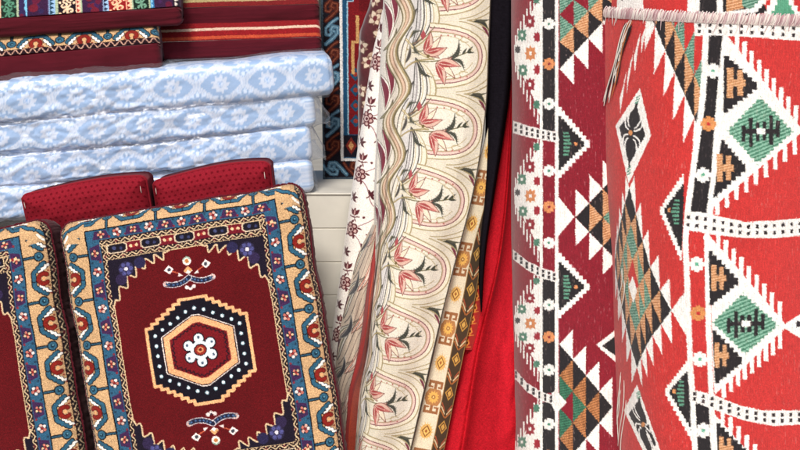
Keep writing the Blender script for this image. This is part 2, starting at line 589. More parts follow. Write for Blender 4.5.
        c.poly([(-5, -8), (0, -13), (5, -8), (0, -5)], '#e9ddd6'); c.poly([(-5, -9), (0, -14), (5, -9), (3, -7), (0, -10), (-3, -7)], '#d19a68')
        c.disc(0, -20, 5, '#e8dcd2'); c.disc(0, -20, 2.4, '#b0703f'); c.line([(-4, -22), (0, -25), (4, -22)], 1.4, '#7d9a8a')
        for dx in (-4, 0, 4):
            c.disc(dx, 10 + (1.5 if dx == 0 else 0), 2.3, '#e3d0cb')
        c.disc(0, 10, 1.3, '#2e2230')
    c.M = None
    return c


CARPET = carpet_canvas()
CARPET_COL = CARPET.sample(jit=.38, fuzz=.9, grain=.12)
M_PILE = mat_cloth('knotted_pile', rough=.95, sheen=.12, weave=(620, 620), bump=.55, dist=.0012, heather=(330, 330), hamt=.20, spec=.1, blotch=.10)
M_VELVET = mat_cloth('maroon_velvet', '#4f121d', rough=.95, sheen=.08, weave=(700, 700), bump=.3, heather=(25, 25), hamt=.12, spec=.1)


def cushion(cpx, cpy, Y, roll, lean, scale, label):
    t = thing('carpet_cushion', label, 'cushion', at(cpx, cpy, Y), 'carpet faced cushions leaning in front')
    nv, nu = CARPET_COL.shape[:2]
    W, H, R = CW, CH, 15.0
    A = R * pi / 2
    u = np.linspace(0, W, nu)[None, :]; v = np.linspace(0, H, nv)[:, None]
    x = u - W / 2 + 0 * v; z = H / 2 - v + 0 * u
    qx = np.clip(np.abs(x) - (W / 2 - A), 0, None) / A; qz = np.clip(np.abs(z) - (H / 2 - A), 0, None) / A
    m = np.maximum(qx, qz); l2 = np.hypot(qx, qz) + 1e-9
    ix = np.minimum(np.abs(x), W / 2 - A); iz = np.minimum(np.abs(z), H / 2 - A)
    lat = R * np.sin(m * pi / 2)
    X = np.sign(x) * (ix + lat * qx / l2); Z = np.sign(z) * (iz + lat * qz / l2)
    D = R * (1 - np.cos(m * pi / 2))
    crown = (1 - (2 * x / W) ** 2) * (1 - (2 * z / H) ** 2)
    D = D - 9 * crown - 3.0 * 2.2 * (fbm(x / 70 + 3, z / 70 + 8, 5, 3) - .5) * np.clip(crown * 3, 0, 1)
    D = D + rng.normal(0, .16, D.shape)
    rim_ = np.clip(m * 2 - .6, 0, 1)
    X = X + rim_ * rng.normal(0, .35, X.shape); Z = Z + rim_ * rng.normal(0, .35, X.shape)
    # the outline of a stuffed cushion is never quite straight
    wob = 5.0
    X = X + wob * (fbm(Z / 70, 0 * Z + 2, 31, 2) - .5) * np.abs(x) / (W / 2)
    Z = Z + wob * (fbm(X / 70, 0 * Z + 7, 37, 2) - .5) * np.abs(z) / (H / 2)
    a, l = radians(roll), radians(lean)
    org = np.array(t.location)
    def tr(X, D, Z):
        X, D, Z = X * U * scale, D * U * scale, Z * U * scale
        x1 = X * cos(a) - Z * sin(a); z1 = X * sin(a) + Z * cos(a)
        return np.stack([x1, D * cos(l) + z1 * sin(l), z1 * cos(l) - D * sin(l)], -1) + org
    P = tr(X, D, Z)
    grid('carpet_face', P, M_PILE, t, CARPET_COL, (W * U, H * U))
    # velvet sides and back
    per = np.concatenate([np.stack([X[0, :-1], D[0, :-1], Z[0, :-1]], -1), np.stack([X[:-1, -1], D[:-1, -1], Z[:-1, -1]], -1),
                          np.stack([X[-1, :0:-1], D[-1, :0:-1], Z[-1, :0:-1]], -1), np.stack([X[:0:-1, 0], D[:0:-1, 0], Z[:0:-1, 0]], -1)])[::5]
    per = np.vstack([per, per[:1]])
    rings = [per + np.array([0, -.6, 0])]
    for d, s in ((6, 1.002), (16, 1.012), (30, 1.014), (44, 1.004), (52, .975), (56, .93), (59, .6), (60, .02)):
        r = per * np.array([s, 0, s]); r[:, 1] = R - 1 + d
        rings.append(r)
    G = np.array(rings)
    grid('velvet_side', tr(G[..., 0], G[..., 1], G[..., 2]), M_VELVET, t, None, (2.3, .13), flip=True)
    # piped seam between carpet and velvet
    pp = per.copy(); pp[:, 0] *= 1.006; pp[:, 2] *= 1.006
    tubes('piping', [tr(pp[:, 0], pp[:, 1], pp[:, 2])], .0028, M_VELVET, t)
    return t


cushion(202, 349, 2.40, 9.3, 13, 1.045, 'carpet cushion with hexagon medallion, standing beside the pale block wall')
cushion(-54, 386, 2.385, 9.3, 13, 1.045, 'carpet cushion cut off by the picture edge, with only its blue and cream border showing')

# ------------------------------------------------------------------ sweeps for bolsters, packs and mattresses
def frame(yaw, tilt):
    """length axis, depth axis, up axis of something lying on the stack"""
    y, t = radians(yaw), radians(tilt)
    ex = np.array([cos(y) * cos(t), sin(y) * cos(t), sin(t)])
    ey = np.array([-sin(y), cos(y), 0])
    ez = np.cross(ex, ey)
    return ex, ey, ez


def sweep(prof, nrm, xs, inset, org, fr, disp=None, end=True):
    """prof (n,2) depth/height, swept along xs; inset (m,) pulls the ends in"""
    ex, ey, ez = fr
    q = prof[:, None, :] - nrm[:, None, :] * inset[None, :, None]
    if disp is not None:
        q = q + nrm[:, None, :] * disp[..., None]
    P = org + xs[None, :, None] * ex + q[..., :1] * ey + q[..., 1:] * ez
    return P


def ends(x0, x1, r, n, only_right=False):
    """station positions along the length and how far the section is pulled in there"""
    m = 9
    a = np.linspace(0, pi / 2, m)
    right = x1 - r + r * np.sin(a); ri = r * (1 - np.cos(a))
    left = (x0 + r - r * np.sin(a))[::-1]; li = ri[::-1]
    xs = np.concatenate([left[:-1], np.linspace(x0 + r, x1 - r, n), right[1:]])
    ins = np.concatenate([li[:-1], np.zeros(n), ri[1:]])
    return xs, ins


def section(b, h, p=3.2, n=120, a0=0, a1=2 * pi):
    """closed superellipse section: b half depth, h half height; starts at the back, goes over the top to the front"""
    a = np.linspace(a0, a1, 6000)
    c, s = np.cos(a), np.sin(a)
    d = b * np.sign(c) * np.abs(c) ** (2 / p); z = h * np.sign(s) * np.abs(s) ** (2 / p)
    nx = np.sign(c) * np.abs(c) ** (2 - 2 / p) / b; nz = np.sign(s) * np.abs(s) ** (2 - 2 / p) / h
    L = np.concatenate([[0], np.cumsum(np.hypot(np.diff(d), np.diff(z)))])
    q = np.linspace(0, L[-1], n)
    P = np.stack([np.interp(q, L, d), np.interp(q, L, z)], 1)
    N = np.stack([np.interp(q, L, nx), np.interp(q, L, nz)], 1); N /= np.linalg.norm(N, axis=1, keepdims=True) + 1e-12
    return P, N


def cap(name, ring, mat, root, steps=(1, .75, .4, .02), push=None):
    c = ring.mean(0)
    G = np.array([c + (ring - c) * s + (0 if push is None else push * (1 - s) ** .5) for s in steps])
    return grid(name, G, mat, root)


# ------------------------------------------------------------------ blue damask packs in clear film
def damask_canvas(L, H, seed):
    c = Canvas(L, H, 1.5, '#8fadd2', 2)
    p, Q = 23.0, 44.0
    y = np.linspace(-5, H + 5, 80)
    for k in range(-1, int(L / p) + 3):
        sg = 1 if k % 2 else -1
        x = (k + .5) * p + sg * p * .46 * np.cos(2 * pi * y / Q)
        for o, wd, col in ((0, 5.0, '#c6d1e2'), (0, 1.6, '#a6bbd8'), (0, .7, '#d3dbe8')):
            c.line(np.stack([x + o, y], 1), wd, col)
    for k in range(-1, int(L / p) + 2):
        for j in range(-1, int(H / Q) + 2):
            cx = (k + 1) * p; cy = (j + (.5 if k % 2 else 0)) * Q
            for i in range(9):
                a = i * 2 * pi / 9
                c.leaf(cx + 3 * cos(a), cy + 3 * sin(a), cx + 9.5 * cos(a), cy + 9.5 * sin(a), 4.0, '#c8d3e4')
            c.disc(cx, cy, 4.6, '#cad5e5'); c.disc(cx, cy, 3.3, '#9fb8da'); c.disc(cx, cy, 2.3, '#cad9ee'); c.disc(cx, cy, 1.1, '#8fb2de')
            for sy in (-1, 1):
                c.leaf(cx, cy + sy * 11, cx, cy + sy * 17, 3.4, '#cfdff3')
                for sx in (-1, 1):
                    c.leaf(cx + sx * 3, cy + sy * 10.5, cx + sx * 8, cy + sy * 14, 2.6, '#cbdcf2')
    return c


M_DAMASK = mat_cloth('blue_damask', rough=.55, sheen=.3, weave=(900, 900), bump=.15, heather=(200, 500), hamt=.05, spec=.35)
M_DAMASK_PLAIN = mat_cloth('blue_damask_end', '#a9c3e6', rough=.6, weave=(500, 500), bump=.2)
M_FILM = mat_film('clear_film')


def ridges(X, Z, seed, sx, sz):
    """long creases, 0..1"""
    n = fbm(X * sx + 2.0 * fbm(X * sx * .6, Z * sz * .5, seed + 50, 2), Z * sz + 1.2 * fbm(X * sx * 1.3, Z * sz * .3, seed + 70, 2), seed, 3)
    return (1 - np.abs(2 * n - 1)) ** 3


def pack(px, py, Y, h, depth, yaw, tilt, seed, label, crease, flap):
    """px,py: right end, middle of the front face"""
    fr = frame(yaw, tilt)
    ex, ey, ez = fr
    t = thing('fabric_pack', label, 'fabric pack', at(px, py, Y) - np.array([0, 0, h / 2]), 'film wrapped blue damask packs in the stack')
    org = at(px, py, Y) + ey * depth / 2
    L = 1.15
    S, N = section(depth / 2, h / 2, 6.0, 230)
    # keep the parts one can see fine: front, a little of top
    xs, ins = ends(-L, 0, .02, 420)
    around = np.concatenate([[0], np.cumsum(np.linalg.norm(np.diff(S, axis=0), axis=1))])
    XX, AA = np.meshgrid(xs, around)
    wr = ridges(XX, AA, seed, 5, 26) * .55 + ridges(XX + 3, AA * 1.0, seed + 5, 16, 42) * .45
    lft = np.clip((-XX - crease) / .25, .12, 1)
    sag = (fbm(XX * 4, AA * 3, seed + 9, 3) - .5) * .022
    wr = wr + .22 * ridges(XX * 1.0 + 2.2 * AA, AA + .5 * XX, seed + 33, 30, 46)
    disp = -wr * .010 * lft + sag
    P = sweep(S, N, xs, ins, org, fr, disp)
    cv = damask_canvas((L) / (U * 1.2), around[-1] / (U * 1.2), seed)
    cc = cv.sample()
    iu = np.clip((xs + L) / L * (cc.shape[1] - 1) + seed * 7 % 20, 0, cc.shape[1] - 1).round().astype(int)
    iv = np.clip((around - around[-1] / 2) / (U * 1.2) * 1.5 + round(cc.shape[0] / 132) * 66 + (0 if seed == 3 else seed * 5 % 40), 0, cc.shape[0] - 1).round().astype(int)
    grid('folded_fabric', P, M_DAMASK, t, cc[iv][:, iu], (L, around[-1]), flip=True)
    cap('fabric_end', P[:, -1], M_DAMASK_PLAIN, t, push=ex * .004)
    # film
    S2, N2 = section(depth / 2 + .003, h / 2 + .003, 5.4, 170)
    xf = np.concatenate([np.linspace(-L, -.02, 300), np.linspace(-.015, flap, 26)])
    insf = np.concatenate([np.zeros(300), np.linspace(0, 1, 26) ** 1.6 * (h / 2 - .004)])
    ar2 = np.concatenate([[0], np.cumsum(np.linalg.norm(np.diff(S2, axis=0), axis=1))])
    X2, A2 = np.meshgrid(xf, ar2)
    w2 = ridges(X2, A2, seed + 20, 5, 60) * .35 + ridges(X2, A2, seed + 21, 9, 30) * .35 + ridges(X2 + 1.7 * A2, A2 - .8 * X2, seed + 25, 20, 38) * .5
    l2 = np.clip((-X2 - crease) / .3, .25, 1)
    dsp = .001 + (w2 - .35) * .010 * l2 + (fbm(X2 * 4, A2 * 3, seed + 9, 3) - .5) * .022
    # the loose end of the film leans downwards
    F_ = sweep(S2, N2, xf, insf, org, fr, dsp)
    drop = np.clip(xf / max(flap, .01), 0, 1)
    F_ = F_ - ez * (drop ** 1.3 * h * .32)[None, :, None]
    F_[:, -26:] += (ey * -1)[None, None, :] * (drop[-26:] * .012)[None, :, None]
    grid('film_wrap', F_, M_FILM, t, None, (L, ar2[-1]), flip=True)
    return t


YS = 2.80
pack(334, 74.5, YS, .116, .42, 9, 4.3, 3, 'topmost blue and white damask pack in clear film, its flower lattice showing plainly', .26, .004)
pack(316, 110, YS + .0, .104, .40, 9, 4.3, 8, 'creased blue damask pack in film, second from the top of its stack', .0, .036)
pack(312, 143, YS + .0, .104, .40, 9, 4.2, 12, 'creased blue damask pack in film, third from the top of its stack', .0, .034)
pack(314, 177, YS - .005, .104, .40, 9, 3.8, 17, 'blue damask pack in film at the bottom of the stack, resting on the block ledge', .0, .010)


# ------------------------------------------------------------------ mattresses on top of the packs
def mattress(px, py, Y, h, depth, rz, ry, yaw, tilt, L, canvas, cut, label, group, wid):
    """px,py: lower right corner of the front; carpet covers the top and rolls over the front edge down to `cut` (0..1 of the round)"""
    fr = frame(yaw, tilt); ex, ey, ez = fr
    t = thing('carpet_mattress', label, 'mattress', at(px, py, Y), group)
    org = at(px, py, Y)
    # section from back of the top, over the front round, down the front, under
    a = np.linspace(0, pi / 2, 60)
    top = np.stack([np.linspace(depth, ry, 30), np.full(30, h)], 1)
    rd = np.stack([ry - ry * np.sin(a) ** 1.55, h - rz + rz * np.cos(a) ** 1.55], 1)[1:]
    fz = np.linspace(h - rz, .012, 30)[1:]
    frn = np.stack([0 * fz - .006 * np.sin((fz - .012) / (h - rz) * pi), fz], 1)
    a2 = np.linspace(0, pi / 2, 10)[1:]
    bt = np.stack([.012 - .012 * np.cos(a2), .012 - .012 * np.sin(a2)], 1)
    S = np.vstack([top, rd, frn, bt, [[depth, 0]]])
    d = np.gradient(S, axis=0); N = np.stack([d[:, 1], -d[:, 0]], 1); N /= np.linalg.norm(N, axis=1, keepdims=True)
    ic = 30 + int(59 * cut)
    # fine resampling of the carpet part
    cl = np.concatenate([[0], np.cumsum(np.linalg.norm(np.diff(S[:ic + 1], axis=0), axis=1))])
    xs, ins = ends(-L, 0, .016, 620)
    cc = canvas.sample(jit=.3, fuzz=1.0, grain=.09)
    kpm = cc.shape[0] / (canvas.h * wid)          # samples per metre of cloth
    n2 = int(cl[-1] * kpm)
    q = np.linspace(0, cl[-1], n2)
    Sc = np.stack([np.interp(q, cl, S[:ic + 1, 0]), np.interp(q, cl, S[:ic + 1, 1])], 1)
    Nc = np.stack([np.interp(q, cl, N[:ic + 1, 0]), np.interp(q, cl, N[:ic + 1, 1])], 1); Nc /= np.linalg.norm(Nc, axis=1, keepdims=True)
    XX, QQ = np.meshgrid(xs, q)
    lump = (fbm(XX * 7, QQ * 7, 41, 3) - .5) * .006 + rng.normal(0, .0003, XX.shape)
    P = sweep(Sc, Nc, xs, ins, org, fr, lump + .003)
    iu = np.clip(cc.shape[1] - 1 + xs * kpm, 0, cc.shape[1] - 1).round().astype(int)
    iv = np.clip(cc.shape[0] - 1 - (cl[-1] - q) * kpm, 0, None).round().astype(int)
    grid('carpet_top', P, M_PILE, t, cc[iv][:, iu], (L, cl[-1]))
    xs2, ins2 = ends(-L, 0, .016, 60)
    S3, N3 = S[ic:], N[ic:]
    X3, Z3 = np.meshgrid(xs2, np.arange(len(S3)) / 60)
    P3 = sweep(S3, N3, xs2, ins2, org, fr, (fbm(X3 * 9, Z3 * 5, 47, 3) - .5) * .006)
    grid('velvet_side', P3, M_VELVET, t, None, (L, .15))
    # right end
    Pe = sweep(S, N, xs2, ins2, org, fr)
    cap('velvet_end', Pe[:, -1][::-1], M_VELVET, t, push=ex * .002)
    return t


def stripes_top_canvas():
    c = Canvas(400, 90, 1.8, '#3a1436', 2)
    x = 400
    def scroll(x0, w, bg, fg):
        c.rect(x0, 0, x0 + w, 90, bg)
        for j in range(8):
            y = 90 - j * 13 - 6
            for sg in (1, -1):
                t = np.linspace(0, 1, 16)
                r = w * .24 * (1 - .72 * t); an = 1.9 * pi * t + (.5 * pi if sg > 0 else 1.5 * pi)
                cx = x0 + w / 2 + sg * w * .2; cy = y + sg * 3.2
                c.line(np.stack([cx + r * np.cos(an) * 1.0, cy + sg * 0 + r * np.sin(an) * .85], 1), 2.0, fg)
            c.line([(x0 + w * .3, y + 4), (x0 + w * .7, y - 4)], 2.0, fg)
            c.disc(x0 + w * .1, y + 6, 1.5, fg); c.disc(x0 + w * .9, y - 6, 1.5, fg)
    def teeth(x0, w, bg, fg):
        c.rect(x0, 0, x0 + w, 90, bg)
        for j in range(18):
            y = 90 - j * 5
            c.poly([(x0 + 1, y), (x0 + w - 1, y - 2.5), (x0 + 1, y - 5)], fg)
    def plain(x0, w):
        c.rect(x0, 0, x0 + w, 90, '#331a38')
        for j in range(26):
            c.disc(x0 + random.uniform(3, w - 3), random.uniform(0, 90), random.uniform(2, 5), random.choice(['#5a1730', '#2d2348', '#651a2a', '#3c1f48']))
    # from the right end towards the left
    seq = [('t', 6, '#1d1822', '#e3d3c6'), ('p', 20), ('t', 4, '#2f6d9c', '#7fb4d0'), ('l', 2), ('s', 16, '#12231b', '#628a74'), ('l', 2), ('t', 6, '#efb08f', '#7a1c20'), ('s', 18, '#7d1519', '#eab08c'), ('t', 6, '#8fb0cf', '#23203a'), ('p', 21), ('l', 2), ('t', 5, '#e9b498', '#8e2523'), ('s', 18, '#17101a', '#f0c6a4'), ('l', 3), ('t', 7, '#86a7c8', '#1f3a4c'), ('p', 22), ('h', 3), ('p', 6), ('l', 2), ('s', 16, '#15251d', '#4a7a62'), ('t', 6, '#efb08f', '#7a1c20')]
    x = 398
    for it in seq * 3:
        w = it[1]; x -= w
        if x < 0:
            break
        if it[0] == 's': scroll(x, w, it[2], it[3])
        elif it[0] == 't': teeth(x, w, it[2], it[3])
        elif it[0] == 'p': plain(x, w)
        elif it[0] == 'h': c.rect(x, 0, x + w, 90, '#6fb0cf')
        else: c.rect(x, 0, x + w, 90, '#9aa88a')
    return c


def border_top_canvas():
    c = Canvas(400, 90, 1.8, K_RED, 2)
    c.rect(0, 36, 400, 90, K_TEAL)
    c.rect(0, 62, 400, 90, K_CREAM)
    c.rect(0, 60.5, 400, 62, K_BLK)
    c.at(392, 88, pi / 2, -1, -1)
    c.M = np.array([[0, -1.0, 396], [-1.0, 0, 87]])      # u up from the lower edge, v leftwards
    border_motifs(c, 400, 8)
    c.at(0, 84, 0, 1, 1)
    c.rect(0, 0, 400, 6, '#1d0d14')
    v = np.linspace(0, 400, 800)
    c.line(np.stack([v, 3 + 2.4 * np.sin(v * 2 * pi / 9)], 1), 1.1, '#b98f7c')
    c.M = None
    return c


def lines_top_canvas(rows):
    c = Canvas(400, 90, 1.8, '#8d1a20', 2)
    for y0, y1, col in rows:
        c.rect(0, y0, 400, y1, col)
    return c


G_M = 'mattresses lying on the packs'
mattress(322, 55, 2.92, .102, .34, .056, .055, 6, 1.6, 1.0, lines_top_canvas([(0, 40, '#8d1a20'), (40, 46, '#5d1118'), (46, 52, '#7f1d22'), (52, 56, '#4b2a22'), (56, 58, '#6e1a1c'), (58, 62, '#5b3a28'), (62, 74.5, '#7a141a'), (74.5, 78, '#c4a894'), (78, 85, '#7c1319'), (85, 88.5, '#a8452c'), (88.5, 90, '#6c1119')]), .98,
         'lower striped mattress, red with white and orange lines, behind the cream bordered one', G_M, .0023)
mattress(320, 23.5, 2.95, .092, .34, .042, .05, 6, 1.6, 1.0, lines_top_canvas([(0, 60, '#8d1a20'), (60, 70, '#7d1a1a'), (70, 74, '#7c6c44'), (74, 80, '#8d2a20'), (80, 84, '#9a8a60'), (84, 90, '#6a1a1c')]), .97,
         'upper striped mattress with an olive edge line, at the top of the picture', G_M, .0023)
mattress(163, 69, 2.775, .110, .36, .046, .05, 9, 4.6, .8, border_top_canvas(), .92,
         'maroon mattress whose cream carpet border has teal rounds and red horseshoes', G_M, .0023)
mattress(183, 25, 2.80, .125, .36, .082, .075, 9, 3.6, .8, stripes_top_canvas(), .93,
         'maroon mattress with purple, green and peach scroll stripes on its carpet top', G_M, .0023)


# ------------------------------------------------------------------ red dotted cushions
def dots_canvas(w, h):
    c = Canvas(w, h, 2.0, '#7f1a26', 2)
    for j in range(int(h / 5) + 1):
        for i in range(int(w / 6) + 1):
            c.disc(i * 6 + (3 if j % 2 else 0), j * 5, 1.2, '#5f0c17')
    return c


M_DOT = mat_cloth('red_dotted_fabric', rough=.95, sheen=0.0, weave=(600, 600), bump=.5, heather=(300, 300), hamt=.12, spec=.05)
M_STITCH = mat_plain('stitch_thread', '#d8c9c0', rough=.9)
M_PIPE = mat_cloth('red_piping', '#7f1a26', rough=.9, sheen=.02, spec=.08)


def dotted(px, py, Y, w, h, rise, roll, label):
    """px,py: upper right corner"""
    t = thing('dotted_cushion', label, 'cushion', at(px, py, Y), 'red dotted cushions behind the carpet ones')
    c = dots_canvas(w, h); cc = c.sample(grain=.05)
    nv, nu = cc.shape[:2]
    u = np.linspace(0, w, nu)[None, :]; v = np.linspace(0, h, nv)[:, None]
    k = 2.37e-3
    crn = np.clip(1 - np.minimum(u, w - u) / 7, 0, 1)
    top = -rise * np.sin(np.clip(u / w, 0, 1) * pi * .62) ** 1.2 + rise * np.sin(pi * .62) ** 1.2 + 4 * crn ** 2.5
    z = -(v + top * (1 - v / h)); x = u - w + 0 * v
    z = z + 0 * x
    ed = np.minimum(np.minimum(u, w - u), v + 0 * u)
    m = np.clip(1 - ed / 16, 0, 1)
    D = 13 * (1 - np.sqrt(1 - m ** 2 * .98)) - 5 * np.sin(pi * u / w) * np.clip(v / 30, 0, 1) + 6 * (fbm(u / 34, v / 26 + w, 61, 3) - .5) * np.clip(ed / 12, 0, 1)
    a = radians(roll)
    X = x * cos(a) - z * sin(a); Z = x * sin(a) + z * cos(a)
    o = np.array(t.location)
    P = np.stack([X * k, D * k - Z * k * .18, Z * k], -1) + o
    grid('dotted_cover', P, M_DOT, t, cc, (w * k, h * k))
    backing('cover_back', P, .075, M_PIPE, t, 36)
    rim = np.concatenate([P[:, 0][::-1], P[0], P[:, -1]])[::3]
    tubes('piping', [rim], .0032, M_PIPE, t)
    for cu, cv_ in ((4, 7), (w - 5, 9)):
        j = int(cu / w * (nu - 1))
        pts = [P[int((cv_ + q) / h * (nv - 1)), j] + np.array([0, -.0015, 0]) for q in (0, 2.5, 5, 7.5)]
        tubes('corner_stitch', [pts], .0009, M_STITCH, t, 5)
    return t


dotted(143, 178, 2.60, 129, 110, 11, 4.5, 'red dotted cushion with pale corner stitches, left of the gap between the two')
dotted(268, 164, 2.62, 121, 110, 14, 3.5, 'red dotted cushion with rounded top, right of the gap between the two')


# ------------------------------------------------------------------ block wall with its ledge
M_BLOCK = mat_plain('painted_block', '#c3bfb4', rough=.85, bump=.3, scale=9, amt=.12)
M_MORTAR = mat_plain('mortar', '#aaa497', rough=.95, bump=.3, scale=60, amt=.08)


def bevel_box(V, Q, lo, hi, b):
    x0, y0, z0 = lo; x1, y1, z1 = hi
    o = len(V)
    # front chamfered box
    for (y, i) in ((y0, b), (y0 + b, 0), (y1, 0)):
        V += [(x0 + i, y, z0 + i), (x1 - i, y, z0 + i), (x1 - i, y, z1 - i), (x0 + i, y, z1 - i)]
    Q.append((o, o + 1, o + 2, o + 3))
    for k in (0, 4):
        for i in range(4):
            j = (i + 1) % 4
            Q.append((o + k + i, o + k + 4 + i, o + k + 4 + j, o + k + j))
    Q.append((o + 11, o + 10, o + 9, o + 8))


ledge = at(330, 193, 2.81)[2]
wall = thing('block_wall', 'low pale painted block wall with a ledge, between the carpet cushion and the rose fabric', 'wall', (-.2, 2.95, 0))
V = []; Q = []
bh = .0895; bw = .40
z = ledge - .004; row = 0
while z > .05:
    x = -1.7 + (row % 2) * bw * .47
    while x < 1.6:
        g = .0012
        V_lo = (x + g, 2.8105 + rng.uniform(0, .0006), max(.0, z - bh) + g); V_hi = (x + bw - g, 3.0, z - g)
        bevel_box(V, Q, V_lo, V_hi, .0012)
        x += bw
    z -= bh; row += 1
me = quad_mesh('blocks', np.array(V) - base(wall), np.array(Q), smooth=False)
new_obj('blocks', me, M_BLOCK, wall)
def slab(name, lo, hi, mat, root, b=.004):
    V = []; Q = []
    bevel_box(V, Q, lo, hi, b)
    return new_obj(name, quad_mesh(name, np.array(V) - base(root), np.array(Q), smooth=False), mat, root)
slab('mortar_core', (-1.7, 2.8125, 0), (1.6, 3.16, ledge - .006), M_MORTAR, wall)
slab('ledge_top', (-1.7, 2.806, ledge - .005), (1.6, 3.17, ledge), M_BLOCK, wall, .002)


# ------------------------------------------------------------------ carpet hanging above the ledge
def hanging_canvas():
    c = Canvas(110, 260, 2.2, '#1d4a6b', 2)
    b = 16
    # coordinates: x from the left selvedge, y from the lower edge upwards drawn flipped
    c.rect(0, 0, 110, 260, '#3d4a55')
    c.rect(2.2, 0, 110, 257, '#16121a')
    def hooks(n, L):
        for i in range(n):
            v = (i + .5) * L / n
            col = ('#46687e', '#4c1e15')[i % 2]; lt = ('#7595a6', '#74402e')[i % 2]
            p = [(2, v + 13), (8, v + 8), (14, v + 2), (14, v - 4), (9, v - 5), (7, v - 1), (10, v)]
            c.line(p, 4.2, col); c.line(p, 1.2, lt)
            p = [(14, v - 13), (8, v - 9), (2, v - 3), (2, v + 3), (6, v + 4), (8, v + 1)]
            c.line(p, 3.4, col); c.line(p, 1.0, lt)
    c.at(3, 0); hooks(10, 236)
    c.at(0, 256, pi / 2, -1, -1); hooks(6, 140)
    c.M = None
    c.rect(19, 0, 22, 240, '#d6d2d0'); c.rect(19, 237, 110, 240, '#d6d2d0')
    c.rect(22, 0, 110, 237, '#1d4868')
    # red stepped panel outlined in pale blue
    P = [(27, 212), (27, 76), (33, 76), (33, 68), (39, 68), (39, 60), (45, 60), (45, 50), (110, 50), (110, 212)]
    c.poly(P, '#6d1319'); c.line(P[:9], 1.3, '#8fb3c4')
    c.rect(22, 213, 110, 236, '#191722')
    for i in range(6):
        c.at(30 + i * 14, 224)
        c.poly([(-6, 0), (0, -9), (6, 0), (0, 9)], ('#7a2a22', '#2b5a78')[i % 2]); c.poly([(-3, 0), (0, -5), (3, 0), (0, 5)], ('#c08d5c', '#7f2530')[i % 2])
    c.M = None
    for y in range(150, 212, 16):
        c.poly([(29, y), (35, y - 7), (41, y), (35, y + 7)], '#1f4662'); c.disc(35, y, 2.4, '#8a3328')
    c.rect(36, 90, 39, 118, '#b88f5c'); c.rect(31, 118, 34, 150, '#b88f5c'); c.rect(31, 116, 39, 118.5, '#b88f5c')
    c.rect(39, 70, 110, 86, '#5a1016')
    return c


HC = hanging_canvas(); hcc = HC.sample(jit=.4, fuzz=1.0, grain=.1)
hz = at(323, 181, 3.02)
hang = thing('hanging_carpet', 'dark blue and red carpet with a hooked border, hanging above the ledge', 'carpet', hz)
hk = 2.62e-3
vv, uu = np.mgrid[0:hcc.shape[0], 0:hcc.shape[1]]
x = uu / (hcc.shape[1] - 1) * 110 * hk; z = (1 - vv / (hcc.shape[0] - 1)) * 260 * hk
P = np.stack([hz[0] + x, hz[1] + .004 * np.sin(x * 30) + .03 * z + rng.normal(0, .0004, x.shape), hz[2] + z + .003], -1)
grid('carpet_face', P, M_PILE, hang, hcc, (110 * hk, 260 * hk))
backing('carpet_back', P, .014, M_MORTAR, hang, 20)

# ------------------------------------------------------------------ cream tulip brocade
C_CREAM, C_TAN, C_PINK, C_LINE, C_DARK = '#d3ccbd', '#a08f68', '#dba9a2', '#5b2432', '#2e2f2b'


